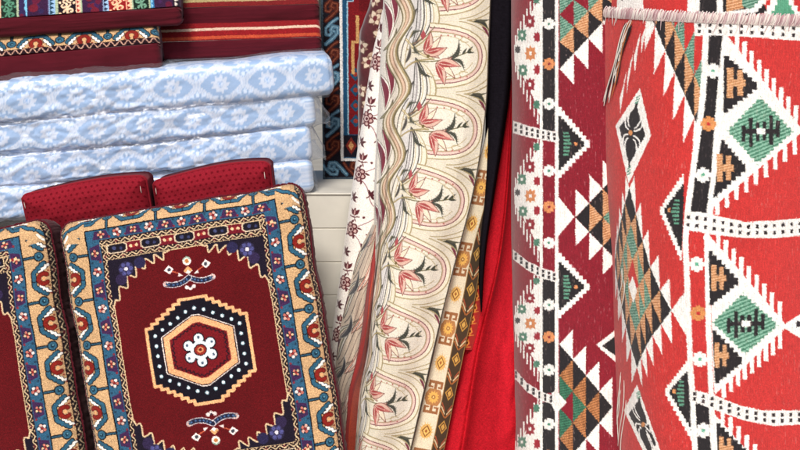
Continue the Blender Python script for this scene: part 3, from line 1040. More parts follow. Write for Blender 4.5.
def brocade_canvas(H, P=71.5, y0=0.0):
    W = 150
    c = Canvas(W, H, 2.6, C_CREAM, 2)
    for j in range(int(H / 2.2)):
        c.line([(0, j * 2.2), (W, j * 2.2 + 1.2)], .7, '#d5cab0')
    n0 = -1; n1 = int(H / P) + 2
    c.rect(0, 0, 71, H, '#d6cfc3')
    TAN, OLV, INK = '#9c8c66', '#6a6248', '#45413f'
    for n in range(n0, n1):
        yc = y0 + n * P
        # ---- arch: nested D shapes, arms reaching left to the scalloped edge
        def arch(d, col):
            b = 32.8 - d; r = 148 - d
            top = bez((88, -b), (118, -b * .97), (r, -b * .82), (r, 0), n=24)
            c.poly(np.vstack([top, (top * [1, -1])[::-1][1:]]) + [0, yc], col)
        for d, col in ((0, TAN), (1.2, '#e0d6c0'), (4.6, '#6a2a3a'), (5.5, '#dcc0b4'), (7.6, '#cfaba2'), (8.4, TAN), (9.4, '#dcd5c6')):
            arch(d, col)
        for q in range(70):
            c.disc(random.uniform(82, 134), yc + random.uniform(-19, 19), .5, '#cfc2a4')
        # ---- cusp on the right
        c.M = np.array([[1, 0, 0], [0, 1, yc + P / 2]])
        for sg in (1, -1):
            c.line(bez((126, 0), (138, sg * 1), (150, sg * 9)), 1.1, TAN)
            c.line(bez((118, sg * 1.2), (136, sg * 3), (150, sg * 15)), .9, TAN)
        c.leaf(131, 1, 149, 10, 4.2, '#34352f', '#8f8561', .6, bend=-.22); c.leaf(134, -1, 150, -2, 2.4, '#4a493c', bend=.1)
        c.leaf(141, 5, 149, 16, 2.6, '#6a2a3a', bend=-.1)
        # ---- petal shell hanging from this root to the next
        c.M = np.array([[1, 0, 0], [0, 1, yc]])
        def shell(bx, col, lw=None, x0=76, x1=71):
            p = np.vstack([bez((x0, 2), (x0 + (bx - x0) * .45, 7), (bx, 20), (bx, 35)), bez((bx, 35), (bx, 47), (bx - (bx - x1) * .5, 58), (x1, 63))[1:]])
            if lw is None:
                c.poly(np.vstack([p, [(66, 60), (66, 8)]]), col)
            else:
                c.line(p, lw, col)
        for bx, col in ((98, TAN), (96.6, '#ded5c0'), (92.2, '#a8966c'), (91.4, '#dbd6cc'), (86, '#e4dfd4'), (80, '#cbc7c4')):
            shell(bx, col)
        shell(88.6, INK, 1.2); shell(84.5, '#b7a67e', .8); shell(82.2, INK, 1.3); shell(78.6, '#7a7274', .8); shell(75.4, INK, .9)
        for k in range(10):
            c.line([(76 + (k % 3), 17 + k * 3.6), (80.5 - abs(k - 5) * .4, 19 + k * 3.6)], .5, '#a8a29f')
        c.leaf(72, 40, 76, 24, 3.6, INK, bend=-.12)
        # ---- root fan
        for p, w, col in ((((66, -16), (72, -10), (76, -2), (92, 2)), 2.2, TAN), (((66, -16), (72, -10), (76, -2), (92, 2)), .8, '#e2d5b4'), (((67, 12), (72, 6), (78, 3), (94, 3)), 1.6, TAN),
                          (((68, -6), (76, -8), (82, -12), (90, -23)), 1.3, TAN), (((70, -3), (78, -3), (84, -6), (90, -8)), .9, OLV), (((72, -12), (80, -14), (86, -19), (93, -29)), 1.0, OLV)):
            c.line(bez(*p), w, col)
        def feather(x0, y0_, x1, y1, bend, w=3.0):
            c.leaf(x0, y0_, x1, y1, w, '#34362f', None, bend=bend)
            d = np.array([x1 - x0, y1 - y0_]); L = np.hypot(*d); nn = np.array([-d[1], d[0]]) / L
            for t in np.linspace(.15, .95, 9):
                p = np.array([x0, y0_]) + d * t + nn * np.sin(pi * t) * bend * L
                for sg in (1, -1):
                    c.line([p, p + d / L * 1.2 + nn * sg * (w * .62 * np.sin(pi * t ** .8) + .3)], .5, '#55564a')
        feather(70, -17, 80, -24, -.25, 3.0); feather(74, -10, 80, -2, .2, 2.4); feather(79, 7, 93, 21, .20, 3.4)
        c.poly([(82, -26), (85, -20), (82, -15), (79.5, -20)], '#a0454a'); c.line([(74, -12), (81, -17)], .8, '#7d5a50')
        c.line(bez((76, 4), (92, 8), (110, 3), (131, -6)), 1.1, '#6f6a4a')
        feather(105, 4, 118, -17, .26, 4.4); feather(110, 3, 125, 14, -.26, 3.4)
        c.leaf(122, -2, 127, -9, 2.2, '#3a3c30'); c.leaf(127, -4, 133, -11, 2.2, '#3a3c30'); c.leaf(127, -4, 135, -5, 2.0, '#3a3c30')
        for sg in (1, -1):      # fine scrolls that fill the arch
            c.line(bez((88, sg * 17), (104, sg * 23), (124, sg * 20), (133, sg * 6)), .7, '#b5a580')
            c.line(bez((128, sg * 15), (120, sg * 13), (118, sg * 17), (122, sg * 19)), .7, '#a5946c')
            for k in range(5):
                c.disc(100 + k * 7, sg * (20.5 - .12 * (k - 1) ** 2), .9, '#a9645c')
        # ---- two tulips
        for ox, oy, dirs, r in ((84, -3, (-76, -46, -14, 18), 23), (96, 7, (66, 36, 6, -22), 25)):
            for k, (a, ln, w, fill) in enumerate(((dirs[3], .7, 5.0, '#d6bba8'), (dirs[1], .98, 6.4, '#e0d2bb'), (dirs[0], .94, 8.0, '#cfb0a0'), (dirs[2], 1.02, 8.4, '#cfaa9a'))):
                c.leaf(ox, oy, ox + r * ln * cos(radians(a)), oy + r * ln * sin(radians(a)), w, fill, '#7a4a42', .65, bend=.08 if a < 0 else -.08)
            for a, l0, l1, w, col in ((dirs[0], .08, .74, 5.4, '#9c4442'), (dirs[2], .08, .78, 5.6, '#9c4442'), (dirs[1], .08, .5, 3.0, '#b35a56'), (dirs[2], .5, .9, 2.6, '#bb6c66'), (dirs[0], .45, .86, 2.4, '#bb6c66')):
                ca, sa = cos(radians(a)), sin(radians(a))
                c.leaf(ox + r * l0 * ca, oy + r * l0 * sa, ox + r * l1 * ca, oy + r * l1 * sa, w, col)
            for a in dirs[:3]:
                c.line([(ox + 3 * cos(radians(a)), oy + 3 * sin(radians(a))), (ox + r * .6 * cos(radians(a)), oy + r * .6 * sin(radians(a)))], .45, '#e6cfc0')
        c.disc(88, 0, 1.6, '#6a5a34')
        c.M = None
    # ---- wavy ribbon along the fold, maroon leaves in its hollows (twice: the turned-under side shows it too)
    y = np.linspace(-30, H + 30, int(H / 1.6))
    for x0 in (16, 57):
        ph = 2 * pi * (y - y0 + 38) / P + pi / 2
        wob = np.sin(ph); wd = 1 + .28 * np.cos(ph)
        for n in range(n0, n1):
            yc = y0 + n * P - 38
            for dx, dy, w in ((-12.5, 5, 6.2), (-7.5, -9, 5.2)):
                c.leaf(x0 + dx - 3, yc + dy - 20, x0 + dx + 4, yc + dy + 19, w + 3.4, '#e2dcd2', '#6b6456', .6, bend=-.10)
                c.leaf(x0 + dx - 3, yc + dy - 18, x0 + dx + 4, yc + dy + 17, w, '#702838', None, bend=-.10)
            c.leaf(x0 - 14, yc + 34, x0 - 1, yc + 12, 4, '#8b8468', '#4e4836', .6, bend=.14)
            c.leaf(x0 + 9, yc + 46, x0 + 13, yc + 26, 3.6, INK, '#b9b2a2', .7, bend=.1)
            c.line(bez((x0 + 14, yc + 10), (x0 + 3, yc + 28), (x0 + 5, yc + 50)), .9, INK)
            c.line(bez((x0 + 15, yc + 14), (x0 + 8, yc + 30), (x0 + 9, yc + 54)), .8, TAN)
        for k, (o, w, col) in enumerate(((-6.4, 2.0, OLV), (-4.6, 2.4, '#c9bda8'), (-2.8, 1.6, '#8a7558'), (-1.0, 2.6, '#c9ac96'), (.9, 1.5, '#8f7260'), (2.6, 2.6, '#cfc2ae'), (4.4, 1.6, '#9a8860'), (6.2, 1.8, OLV))):
            c.line(np.stack([x0 + 3 + 7.2 * wob + o * .86 * wd, y], 1), w * .9, col)
    c.rect(148.6, 0, 150, H, '#3a3028')
    return c


M_BROC = mat_cloth('brocade', rough=.7, sheen=.2, weave=(800, 1100), bump=.35, dist=.0007, heather=(500, 700), hamt=.10, spec=.3, blotch=.04)


def cloth(name, part, label, cat, S, rows, PX, YY, canvas_fn, mat, uz, sref, group=None, fold=None, th=.006, jit=.25, grain=.06, kx=2.2, lean_from=-1, lining=None):
    nr = int((rows[-1] - rows[0]) * kx); ns = int((S[-1] - S[0]) * kx)
    P = drape(S, rows, PX, YY, ns, nr)
    if fold is not None:
        P = P + fold(np.linspace(S[0], S[-1], ns)[None, :], np.linspace(rows[0], rows[-1], nr)[:, None])
    z = P[:, ns // 2, 2]
    v = (z[0] - z) / uz
    cv = canvas_fn(v[-1] + 60)
    cc = cv.sample(jit=jit, grain=grain)
    k = cc.shape[0] / cv.h
    e = P[:, lean_from]
    tl = np.gradient(e[:, 0]) / (-np.gradient(e[:, 2]) + 1e-9)      # + when it goes right on the way down
    s = np.linspace(S[0], S[-1], ns)
    V_ = v[:, None] + 30 + (s[None, :] - sref) * tl[:, None]
    iv = np.clip(V_ * k, 0, cc.shape[0] - 1).round().astype(int)
    iu = np.clip((s - S[0]) / (S[-1] - S[0]) * (cc.shape[1] - 1), 0, cc.shape[1] - 1).round().astype(int)
    loc = P[-1].mean(0)
    t = thing(name, label, cat, loc, group)
    grid(part, P, mat, t, cc[iv, iu[None, :]], ((S[-1] - S[0]) * .0022, v[-1] * uz))
    backing('reverse_side', P, th, lining or M_LINING, t, 50)
    return t, P


M_LINING = mat_cloth('undyed_reverse', '#b3a489', rough=.9, weave=(600, 600), bump=.3)
UZ = 2.36e-3
S = [0, 20, 40, 47, 53, 60, 90, 150]
rows = [-70, 0, 50, 100, 200, 250, 300, 350, 400, 450, 530]
right = [493, 491, 489, 487, 472, 459, 446, 434, 422.5, 411, 392]
PX = []; YY = []
for y, r in zip(rows, right):
    f = np.interp(y, [0, 100, 200, 300, 400, 450], [0, .15, .45, .9, 1, 1])
    s90 = r - 60 + np.interp(y, [0, 200, 300, 400, 450], [2, 0, 3, 9, 9])
    s60 = np.interp(y, [-70, 0, 100, 200, 250, 300, 350, 400, 450, 530], [403, 402, 397, 389.5, 382, 374, 369, 360, 356, 348])
    s40 = s60 - np.interp(y, [0, 100, 200, 250, 300, 400], [18, 18, 15, 8, 4, 3])
    s53 = s40 + (s60 - s40) * .62; s47 = s40 + (s60 - s40) * .30
    PX.append([s40 + 26, s40 + 9, s40, s47, s53, s60, s90, r])
    g = np.interp(y, [0, 180, 300], [0, 0, 1])
    YY.append([2.76, 2.72 + .03 * g, 2.655 + .045 * g, 2.632 + .04 * g, 2.625 + .026 * g, 2.635 - .003 * g, 2.60, 2.615])
def cream_fold(s, y):
    a = .55 * np.exp(-((s - 52) / 12.0) ** 2) * np.clip((y - 120) / 120, 0, 1)
    d = .016 * a * np.sin(s * .55 + y * .012) + .010 * a * np.sin(s * 1.1 - y * .03 + 1.0)
    d = d + .006 * (fbm(s / 30, y / 130, 71, 3) - .5) + .009 * np.sin(s / 13 + y / 150) * np.clip((s - 60) / 30, 0, 1) * np.clip((150 - s) / 20, 0, 1)
    return np.stack([0 * d, d, 0 * d], -1)
cloth('tulip_brocade', 'brocade_face', 'cream brocade length with pink tulips in arches, hanging in the middle', 'fabric', S, rows, PX, YY,
      lambda H: brocade_canvas(H, 71.5, 30 + 70 + 50 + 1.5), M_BROC, UZ, 105, fold=cream_fold, kx=2.6)


# ------------------------------------------------------------------ white cloth with maroon roses
def rose_canvas(H):
    W = 62
    c = Canvas(W, H, 2.2, '#efe8df', 2)
    M = '#561620'
    def rose(x, y, r):
        for i in range(6):
            a = i * pi / 3 + .3
            c.disc(x + r * .62 * cos(a), y + r * .62 * sin(a), r * .42, M); c.disc(x + r * .66 * cos(a), y + r * .66 * sin(a), r * .22, '#c9a8a0')
        c.disc(x, y, r * .5, M); c.disc(x, y, r * .36, '#d9c3bb'); c.disc(x + .4, y, r * .22, M)
        for i in range(5):
            a = i * 2 * pi / 5 + .9
            c.leaf(x + r * .9 * cos(a), y + r * .9 * sin(a), x + r * 1.45 * cos(a + .3), y + r * 1.45 * sin(a + .3), 2.2, M)
    def sprig(x, y):
        for a in (-1.9, -1.1, -.2, .7):
            c.leaf(x, y + 3, x + 7 * cos(a), y + 3 + 7 * sin(a), 2.6, '#4a1620')
        c.line([(x - 3, y + 6), (x + 1, y + 2)], 1, M)
    def bud(x, y):
        for a in (-2.1, -1.57, -1.0):
            c.leaf(x, y + 4, x + 8.5 * cos(a), y + 4 + 8.5 * sin(a), 3.6, M)
        c.leaf(x, y + 4, x, y - 3, 1.6, '#cda79f'); c.line([(x - 5, y + 5), (x, y + 6), (x + 5, y + 5)], 1.1, M)
        c.line([(x, y + 5), (x + 2, y + 10)], .9, M)
    P = 58.0
    for n in range(-1, int(H / P) + 2):
        y = 30 + n * P
        rose(13, y + 16, 7.6); sprig(10, y + 38); bud(15, y + 55)
        rose(42, y + 44, 7.6); sprig(38, y + 8); bud(44, y + 22)
        c.line(bez((18, y + 22), (28, y + 30), (24, y + 44), (34, y + 48)), .8, '#8f6068')
        c.line(bez((20, y + 12), (30, y + 6), (34, y + 2)), .8, '#8f6068')
        sprig(27, y + 33)
        c.disc(24, y + 2, 1.2, M); c.disc(29, y + 20, 1.0, M)
    return c


S = [0, 8, 30, 62]
rows = [-70, 0, 55, 100, 170, 233, 293, 325, 400, 530]
lf = [389, 381, 369, 362, 352, 343, 335, 330.5, 322, 306]
PX = [[l + 2.5, l + 4, l + 25, l + 56] for l in lf]
YY = [[2.79, 2.745, 2.705, 2.72]] * len(lf)
cloth('rose_cloth', 'cloth_face', 'white cloth length with small maroon roses, left of the tulip brocade', 'fabric', S, rows, PX, YY, rose_canvas,
      mat_cloth('rose_print', rough=.8, sheen=.15, weave=(900, 900), bump=.3, heather=(400, 400), hamt=.06, blotch=.04), UZ, 20,
      fold=lambda s, y: np.stack([0 * s * y, .008 * np.sin(s / 11 + y / 90) + .008 * (fbm(s / 25, y / 90, 77, 3) - .5), 0 * s * y], -1))


def brown_canvas(H):
    c = Canvas(44, H, 2.2, '#4a1a20', 2)
    for n in range(int(H / 15)):
        y = n * 15.0 + 4
        x = 10 + (n % 3) * 10
        for i in range(4):
            a = i * pi / 2 + n
            c.leaf(x, y, x + 9 * cos(a), y + 8 * sin(a), 6.5, '#c5b49f', '#5d4036', .8)
            c.leaf(x + 3 * cos(a + .8), y + 3 * sin(a + .8), x + 9 * cos(a + .8), y + 7 * sin(a + .8), 3, '#86695a')
        c.disc(x, y, 2.6, '#5d2026'); c.leaf(x + 8, y + 9, x + 17, y + 4, 4, '#a8937e')
    return c


S = [0, 8, 26, 44]
rows = [-60, 0, 22, 45, 100, 150, 190]
lf = [374, 370, 361, 357.5, 356, 356, 357]
PX = [[l + 1.5, l + 3, l + 18, l + 30] for l in lf]
cloth('floral_cloth', 'cloth_face', 'dark maroon cloth with beige flowers, peeping out between hanging carpet and rose cloth', 'fabric', S, rows, PX, [[2.82, 2.785, 2.765, 2.79]] * 7, brown_canvas,
      mat_cloth('floral_print', rough=.85, weave=(900, 900), bump=.3), UZ, 20,
      fold=lambda s, y: np.stack([.010 * (fbm(y / 16.0, y * 0 + 1, 5, 2) - .5) * np.clip(1 - s / 30, 0, 1), .016 * (fbm(y / 18.0, s / 12, 6, 2) - .5), 0 * s * y], -1))


# ------------------------------------------------------------------ crumpled wave-striped cloth with a red edge
def wavecloth_canvas(H):
    c = Canvas(48, H, 2.2, '#bfae9c', 2)
    for n in range(-1, int(H / 46) + 2):
        y = n * 46
        for k, (w, col, out) in enumerate(((13, '#d9d2c8', '#3b3634'), (9, '#76735f', None), (5.4, '#d9cdb6', None), (2.8, '#4d2530', None))):
            c.leaf(2, y + 40, 24, y - 8, w, col, out, .9, bend=-.2)
        for k, (w, col, out) in enumerate(((12, '#d8b8a6', '#4d2f28'), (8, '#a8705f', None), (4, '#e3cfc0', None))):
            c.leaf(14, y + 54, 34, y + 8, w, col, out, .9, bend=.16)
        c.leaf(1, y + 16, 10, y - 14, 6, '#34343a', '#9a958c', .8, bend=.2)
        c.line(bez((4, y + 44), (16, y + 30), (12, y + 10), (26, y - 4)), 1, '#423a3c')
        c.line(bez((10, y + 50), (22, y + 36), (18, y + 16), (32, y + 2)), .9, '#6a5a55')
    y = np.linspace(0, H, 80)
    c.poly(np.vstack([np.stack([32 + 1.5 * np.sin(y / 30), y], 1), [(48, H), (48, 0)]]), '#8e2a27')
    c.poly(np.vstack([np.stack([40 + 1.5 * np.sin(y / 23), y], 1), [(48, H), (48, 0)]]), '#b5452c')
    c.line(np.stack([32 + 1.5 * np.sin(y / 30), y], 1), 1.0, '#5a1a1c')
    return c


S = [0, 12, 24, 34, 40, 48]
rows = [225, 250, 290, 330, 360, 390, 420, 450, 530]
PX = [[372, 373, 375, 377, 379, 381], [360, 365, 370, 374, 377, 380], [349, 356, 363, 368, 371, 375], [340, 350, 358, 364, 367, 371],
      [336, 345, 353, 358, 362, 368], [335, 341, 346, 350, 354, 363], [336, 340, 344, 347, 351, 362], [337, 340, 343, 345, 349, 361], [330, 336, 340, 344, 348, 354]]
YY = [[2.70, 2.68, 2.665, 2.66, 2.67, 2.70]] * 2 + [[2.685, 2.655, 2.65, 2.635, 2.632, 2.67]] * 7
cloth('striped_cloth', 'cloth_face', 'crumpled wavy striped cloth with a red edge, folded between brocade and rose cloth', 'fabric', S, rows, PX, YY, wavecloth_canvas, M_BROC, UZ, 20,
      fold=lambda s, y: np.stack([0 * s * y, .006 * np.sin(s / 4.2 + y / 40.0) + .008 * (fbm(s / 14, y / 60, 83, 3) - .5), 0 * s * y], -1))


# ------------------------------------------------------------------ ribbon border cloth
def ribbon_canvas(H):
    c = Canvas(40, H, 2.6, '#dccfb4', 2)
    c.rect(0, 0, .6, H, '#6b5138')
    c.rect(21, 0, 40, H, '#42311f')
    c.rect(20.2, 0, 21.2, H, '#8e6d3e')
    P = 76.0
    for n in range(-1, int(H / P) + 2):
        y = 18 + 29 + n * P
        # gold sun
        c.at(10.6, y)
        for i in range(16):
            a = i * pi / 8
            c.poly([(2.5 * cos(a - .4), 3 * sin(a - .4)), (8.6 * cos(a), 11.5 * sin(a)), (2.5 * cos(a + .4), 3 * sin(a + .4))], '#d8a95f')
        c.disc(0, 0, 6, '#d8a95f', 8); c.poly([(-4.6, 0), (0, -7), (4.6, 0), (0, 7)], '#7d4a22'); c.poly([(-3.4, 0), (0, -5.2), (3.4, 0), (0, 5.2)], '#e3b765'); c.poly([(-1.5, 0), (0, -2.4), (1.5, 0), (0, 2.4)], '#9a5a2a')
        # rust figure with gold heart
        c.at(10.6, y + P / 2)
        for sy in (1, -1):
            c.rect(-1.6, min(sy * 8, sy * 17), 1.6, max(sy * 8, sy * 17), '#94603a')
            c.rect(-8, min(sy * 15, sy * 18), 8, max(sy * 15, sy * 18), '#94603a')
            for sx in (1, -1):
                c.rect(min(sx * 5.4, sx * 8), min(sy * 11, sy * 18), max(sx * 5.4, sx * 8), max(sy * 11, sy * 18), '#94603a')
                c.rect(min(sx * 2.6, sx * 8), min(sy * 10, sy * 12), max(sx * 2.6, sx * 8), max(sy * 10, sy * 12), '#94603a')
        c.poly([(-9, -3), (-6, -9), (6, -9), (9, -3), (9, 3), (6, 9), (-6, 9), (-9, 3)], '#b07a48')
        for i in range(12):
            a = i * pi / 6
            c.leaf(0, 0, 6.6 * cos(a), 7.4 * sin(a), 3, '#e0ac58')
        c.disc(0, 0, 2.2, '#94603a'); c.disc(0, 0, 1.1, '#e7c070')
        c.M = None
        # dark band: lozenges and slanting bars
        for q, yy in enumerate((y - 8, y + 11, y + 30, y + 49)):
            c.at(30, yy)
            if q % 2 == 0:
                c.poly([(-7, 0), (0, -8), (7, 0), (0, 8)], '#b98a3e'); c.poly([(-5, 0), (0, -5.6), (5, 0), (0, 5.6)], '#4b2d1c'); c.poly([(-3.4, 0), (0, -4), (3.4, 0), (0, 4)], '#c79b4d')
            else:
                for sx in (1, -1):
                    for d, col in ((0, '#a3602f'), (4, '#cdb28a'), (8, '#9a4a2c')):
                        c.line([(sx * (1 + d * .25), 8 - d), (sx * 8, 1 - d)], 1.7, col)
    c.M = None
    c.rect(38.6, 0, 40, H, '#8a6a3c')
    return c


M_RIB = mat_cloth('ribbon_weave', rough=.7, sheen=.2, weave=(900, 900), bump=.4, heather=(500, 500), hamt=.08)
S = [0, 21, 40]
rows = [60, 140, 200, 250, 300, 350, 400, 450, 530]
l0 = [504, 485, 468.5, 456, 445.5, 434.5, 423, 411, 391]
l1 = [503, 496, 486, 473, 463, 452, 442, 431.5, 411]
l2 = [508, 501, 492, 483, 475, 464.5, 454, 444, 424]
cloth('ribbon_cloth', 'ribbon_face', 'narrow ribbon cloth, gold suns on cream beside a dark lozenge band, along the brocade edge', 'fabric', S, rows,
      [list(a) for a in zip(l0, l1, l2)], [[2.645, 2.65, 2.66]] * 9, ribbon_canvas, M_RIB, UZ, 20, kx=2.6,
      fold=lambda s, y: np.stack([0 * s * y, .004 * np.sin(y / 45 + s / 18), 0 * s * y], -1))


def plain_canvas(w, col):
    return lambda H: Canvas(w, H, 1.0, col, 1)


# black cloth
S = [0, 4, 15, 27, 30]
rows = [-70, 0, 60, 100, 140, 200, 250, 285, 312]
bl = [484, 484, 485.5, 486, 485.5, 483.5, 479.5, 479, 481]
br = [518, 515.5, 512.5, 509, 503.5, 494, 486.5, 483.5, 482.2]
cloth('black_cloth', 'cloth_face', 'plain black cloth tapering to a point, between the brocade and the red cloth', 'fabric', S, rows,
      [[a, a + (b - a) * .12, a + (b - a) * .5, a + (b - a) * .92, b] for a, b in zip(bl, br)], [[2.66, 2.642, 2.635, 2.642, 2.66]] * 9, plain_canvas(30, '#17141a'),
      mat_cloth('black_weave', rough=1.0, spec=.03, sheen=0.0, weave=(800, 800), bump=.3, heather=(60, 300), hamt=.2), UZ, 15, jit=0, grain=.08, kx=1.3, lining=mat_cloth('black_reverse', '#17141a', rough=1, sheen=0, spec=.03),
      fold=lambda s, y: np.stack([0 * s * y, .006 * np.sin(s / 5.0 + y / 120), 0 * s * y], -1))

# red satin, folded
S = [0, 14, 21, 24, 30, 48, 100]
rows = [20, 120, 254, 352, 441, 540]
PX = [[508, 513, 514, 515, 517, 522, 540], [500, 508, 510, 511.5, 514, 520, 545], [481, 492, 498, 500, 503, 514, 548], [463, 470, 475.5, 478, 483, 500, 548], [440, 453, 460.5, 463.5, 469, 490, 548], [418, 434, 443, 447, 454, 478, 548]]
YY = [[2.70, 2.688, 2.684, 2.69, 2.64, 2.565, 2.60]] * 6
def red_fold(s, y):
    g = np.clip((s - 24) / 10, 0, 1) * np.clip((y - 200) / 120, 0, 1)
    d = .030 * g * (fbm(s / 26 + y / 90, y / 75 - s / 40, 91, 3) - .5) + .012 * g * np.sin((s * 1.1 + y * .55) / 17) * fbm(s / 30, y / 70, 95, 2)
    d = d + .003 * np.sin(s / 6) * np.clip(1 - s / 24, 0, 1) + .008 * (fbm(s / 13 + y / 40, y / 90 - s / 40, 97, 3) - .5) * np.clip((y - 60) / 200, .2, 1)
    q = fbm(s / 60 + y / 300, y / 150 - s / 60, 98, 2)
    d = d - .010 * (1 - np.abs(2 * q - 1)) ** 2 * g
    return np.stack([0 * d, d, 0 * d], -1)
cloth('red_cloth', 'cloth_face', 'plain bright red cloth folded over itself, left of the maroon woven roll', 'fabric', S, rows, PX, YY, plain_canvas(100, '#b81d29'),
      mat_cloth('red_cotton', rough=1.0, sheen=0, weave=(520, 520), bump=.6, heather=(420, 420), hamt=.16, spec=.02, blotch=.05), UZ, 50, jit=0, grain=.05, kx=2.0, lining=mat_cloth('red_reverse', '#a0222a', rough=1, sheen=0, spec=.03), fold=red_fold)


def scrap_canvas(H):
    c = Canvas(16, H, 2.6, '#a8261f', 2)
    for n in range(int(H / 13)):
        y = n * 13.0
        c.poly([(3, y), (7, y - 5), (11, y), (7, y + 5)], '#d98b3c'); c.disc(7, y, 1.4, '#5c1a17')
        c.line([(1, y + 6.5), (13, y + 3)], 1, '#d98b3c')
    return c


cloth('orange_cloth', 'cloth_face', 'sliver of rust red cloth with orange lozenges, beside the dark lozenge band', 'fabric', [0, 8, 16], [240, 275, 300, 335, 350],
      [[480, 483, 486], [476, 479.5, 483.5], [473, 477, 482], [465, 470, 476], [461, 466, 472]], [[2.684, 2.676, 2.684]] * 5, scrap_canvas, M_RIB, UZ, 8, kx=2.6)

# ------------------------------------------------------------------ woven rolls
class Roll:
    """cloth wound round a bolt: an upright line on it (the woven stripe) plus a section curving away on both sides"""
    def __init__(r, ay, ax, Y, rows, smin, smax, th0, RLy, RL, RR, RRend=None, shear=0.0, nr=900, ns=500, seed=1, wav=.002):
        r.W = (smax - smin) / U
        py = np.linspace(rows[0], rows[1], nr)
        A = at(cr(py, ay, np.array(ax, float)), py, np.interp(py, [0, 450], Y) if hasattr(Y, '__len__') else Y)
        L = cr(py, RLy, np.array(RL, float))[:, None]
        s = np.linspace(smin, smax, ns)[None, :]
        t0 = radians(th0)
        thL = t0 + np.minimum(s, 0) / L
        thR = t0 + np.maximum(s, 0) / RR
        x = L * (np.sin(thL) - sin(t0)) + RR * (np.sin(thR) - sin(t0))
        y = -L * (np.cos(thL) - cos(t0)) - RR * (np.cos(thR) - cos(t0))
        r.th = np.where(s < 0, thL, thR)
        zz = A[:, 2][:, None]
        d = wav * 2 * (fbm(s * 9 + 5, zz * 4, seed, 3) - .5) + wav * .6 * np.sin(s * 40 + zz * 9)
        nx, ny = np.sin(r.th), -np.cos(r.th)
        r.P = np.stack([A[:, 0][:, None] + x + nx * d, A[:, 1][:, None] + y + ny * d, zz - shear * s], -1)
        r.H = (A[0, 2] - A[-1, 2]) / U
        r.ns, r.nr = ns, nr
        st = 6
        r.Q = r.P[::st, ::st]; r.st = st
        r.PX, r.PY = proj(r.Q)
        v = r.Q - CAM
        n = np.stack([nx + 0 * zz, ny + 0 * zz, 0 * nx + 0 * zz], -1)[::st, ::st]
        r.vis = (n * v).sum(-1) < -.03 * np.linalg.norm(v, axis=-1)
        r.j0 = np.array([np.argmax(a) for a in r.vis])

    def warp(r, pts):
        """frame position of a motif corner -> its place on the cloth"""
        pts = np.asarray(pts, float)
        d = (pts[:, 0, None, None] - r.PX) ** 2 + (pts[:, 1, None, None] - r.PY) ** 2
        d = np.where(r.vis[None], d, 1e9)
        k = d.reshape(len(pts), -1).argmin(1)
        i, j = np.unravel_index(k, r.PX.shape)
        i = i.astype(float); j = j.astype(float)
        nI, nJ = r.PX.shape
        def smp(A, i, j):
            i0 = np.clip(i.astype(int), 0, nI - 2); j0 = np.clip(j.astype(int), 0, nJ - 2)
            f = i - i0; g = j - j0
            return (A[i0, j0] * (1 - f) * (1 - g) + A[i0 + 1, j0] * f * (1 - g) + A[i0, j0 + 1] * (1 - f) * g + A[i0 + 1, j0 + 1] * f * g)
        for _ in range(12):
            e = .3
            x0, y0 = smp(r.PX, i, j), smp(r.PY, i, j)
            xi, yi = (smp(r.PX, i + e, j) - x0) / e, (smp(r.PY, i + e, j) - y0) / e
            xj, yj = (smp(r.PX, i, j + e) - x0) / e, (smp(r.PY, i, j + e) - y0) / e
            D = xi * yj - xj * yi
            D = np.where(np.abs(D) < .4, .4 * np.where(D < 0, -1, 1), D)
            dx, dy = pts[:, 0] - x0, pts[:, 1] - y0
            di = (dx * yj - dy * xj) / D; dj = (xi * dy - yi * dx) / D
            i = np.clip(i + np.clip(di, -4, 4), -6, nI + 5); j = j + np.clip(dj, -4, 4)
            lim = r.j0[np.clip(i, 0, nI - 1).astype(int)]
            j = np.clip(j, lim, nJ + 5)
        return np.stack([j * r.st / (r.ns - 1) * r.W, i * r.st / (r.nr - 1) * r.H], 1)


def star(c, x, y, r, col, ctr='#c8453c', ry=None):
    """eight-petalled flower built from squares"""
    ry = r if ry is None else ry
    def R(x0, y0, x1, y1, cc): c.rect(x + x0 * r, y + y0 * ry, x + x1 * r, y + y1 * ry, cc)
    R(-1, -.30, 1, .30, col); R(-.30, -1, .30, 1, col)
    R(-.78, -.78, -.22, -.22, col); R(.22, -.78, .78, -.22, col); R(-.78, .22, -.22, .78, col); R(.22, .22, .78, .78, col)
    R(-.5, -.5, .5, .5, col)
    if ctr:
        R(-.2, -.2, .2, .2, ctr)


def flower8(c, x, y, r, ry, col, ctr=None):
    """small angular eight-pointed motif"""
    p = []
    for k in range(16):
        a = k * pi / 8
        q = (1.05, .78, 1.2, .78)[k % 4]
        p.append((x + r * q * cos(a), y + ry * q * sin(a)))
    c.poly(p, col)
    if ctr:
        c.rect(x - r * .25, y - ry * .25, x + r * .25, y + ry * .25, ctr)


def teeth(c, p0, p1, n, w, h, col, step=True):
    """comb of upright teeth standing on a slanting edge; h<0 grows upwards"""
    p0 = np.array(p0, float); p1 = np.array(p1, float)
    for i in range(n):
        a = p0 + (p1 - p0) * (i + .5) / n
        hh = h[0] + (h[1] - h[0]) * i / n if hasattr(h, '__len__') else h
        c.poly([(a[0] - w / 2, a[1] - np.sign(hh) * 4), (a[0] + w / 2, a[1] - np.sign(hh) * 4), (a[0] + w / 2 + .3, a[1] + hh), (a[0] - w / 2 + .3, a[1] + hh)], col)


def zig(c, pts, amp, step, w, col):
    """stair-edged line"""
    out = []
    pts = np.array(pts, float)
    for a, b in zip(pts[:-1], pts[1:]):
        n = max(1, int(np.hypot(*(b - a)) / step))
        d = (b - a)
        for k in range(n):
            p = a + d * k / n; q = a + d * (k + 1) / n
            out += [p, np.array([q[0], p[1]])]
    out.append(pts[-1])
    c.line(out, w, col)


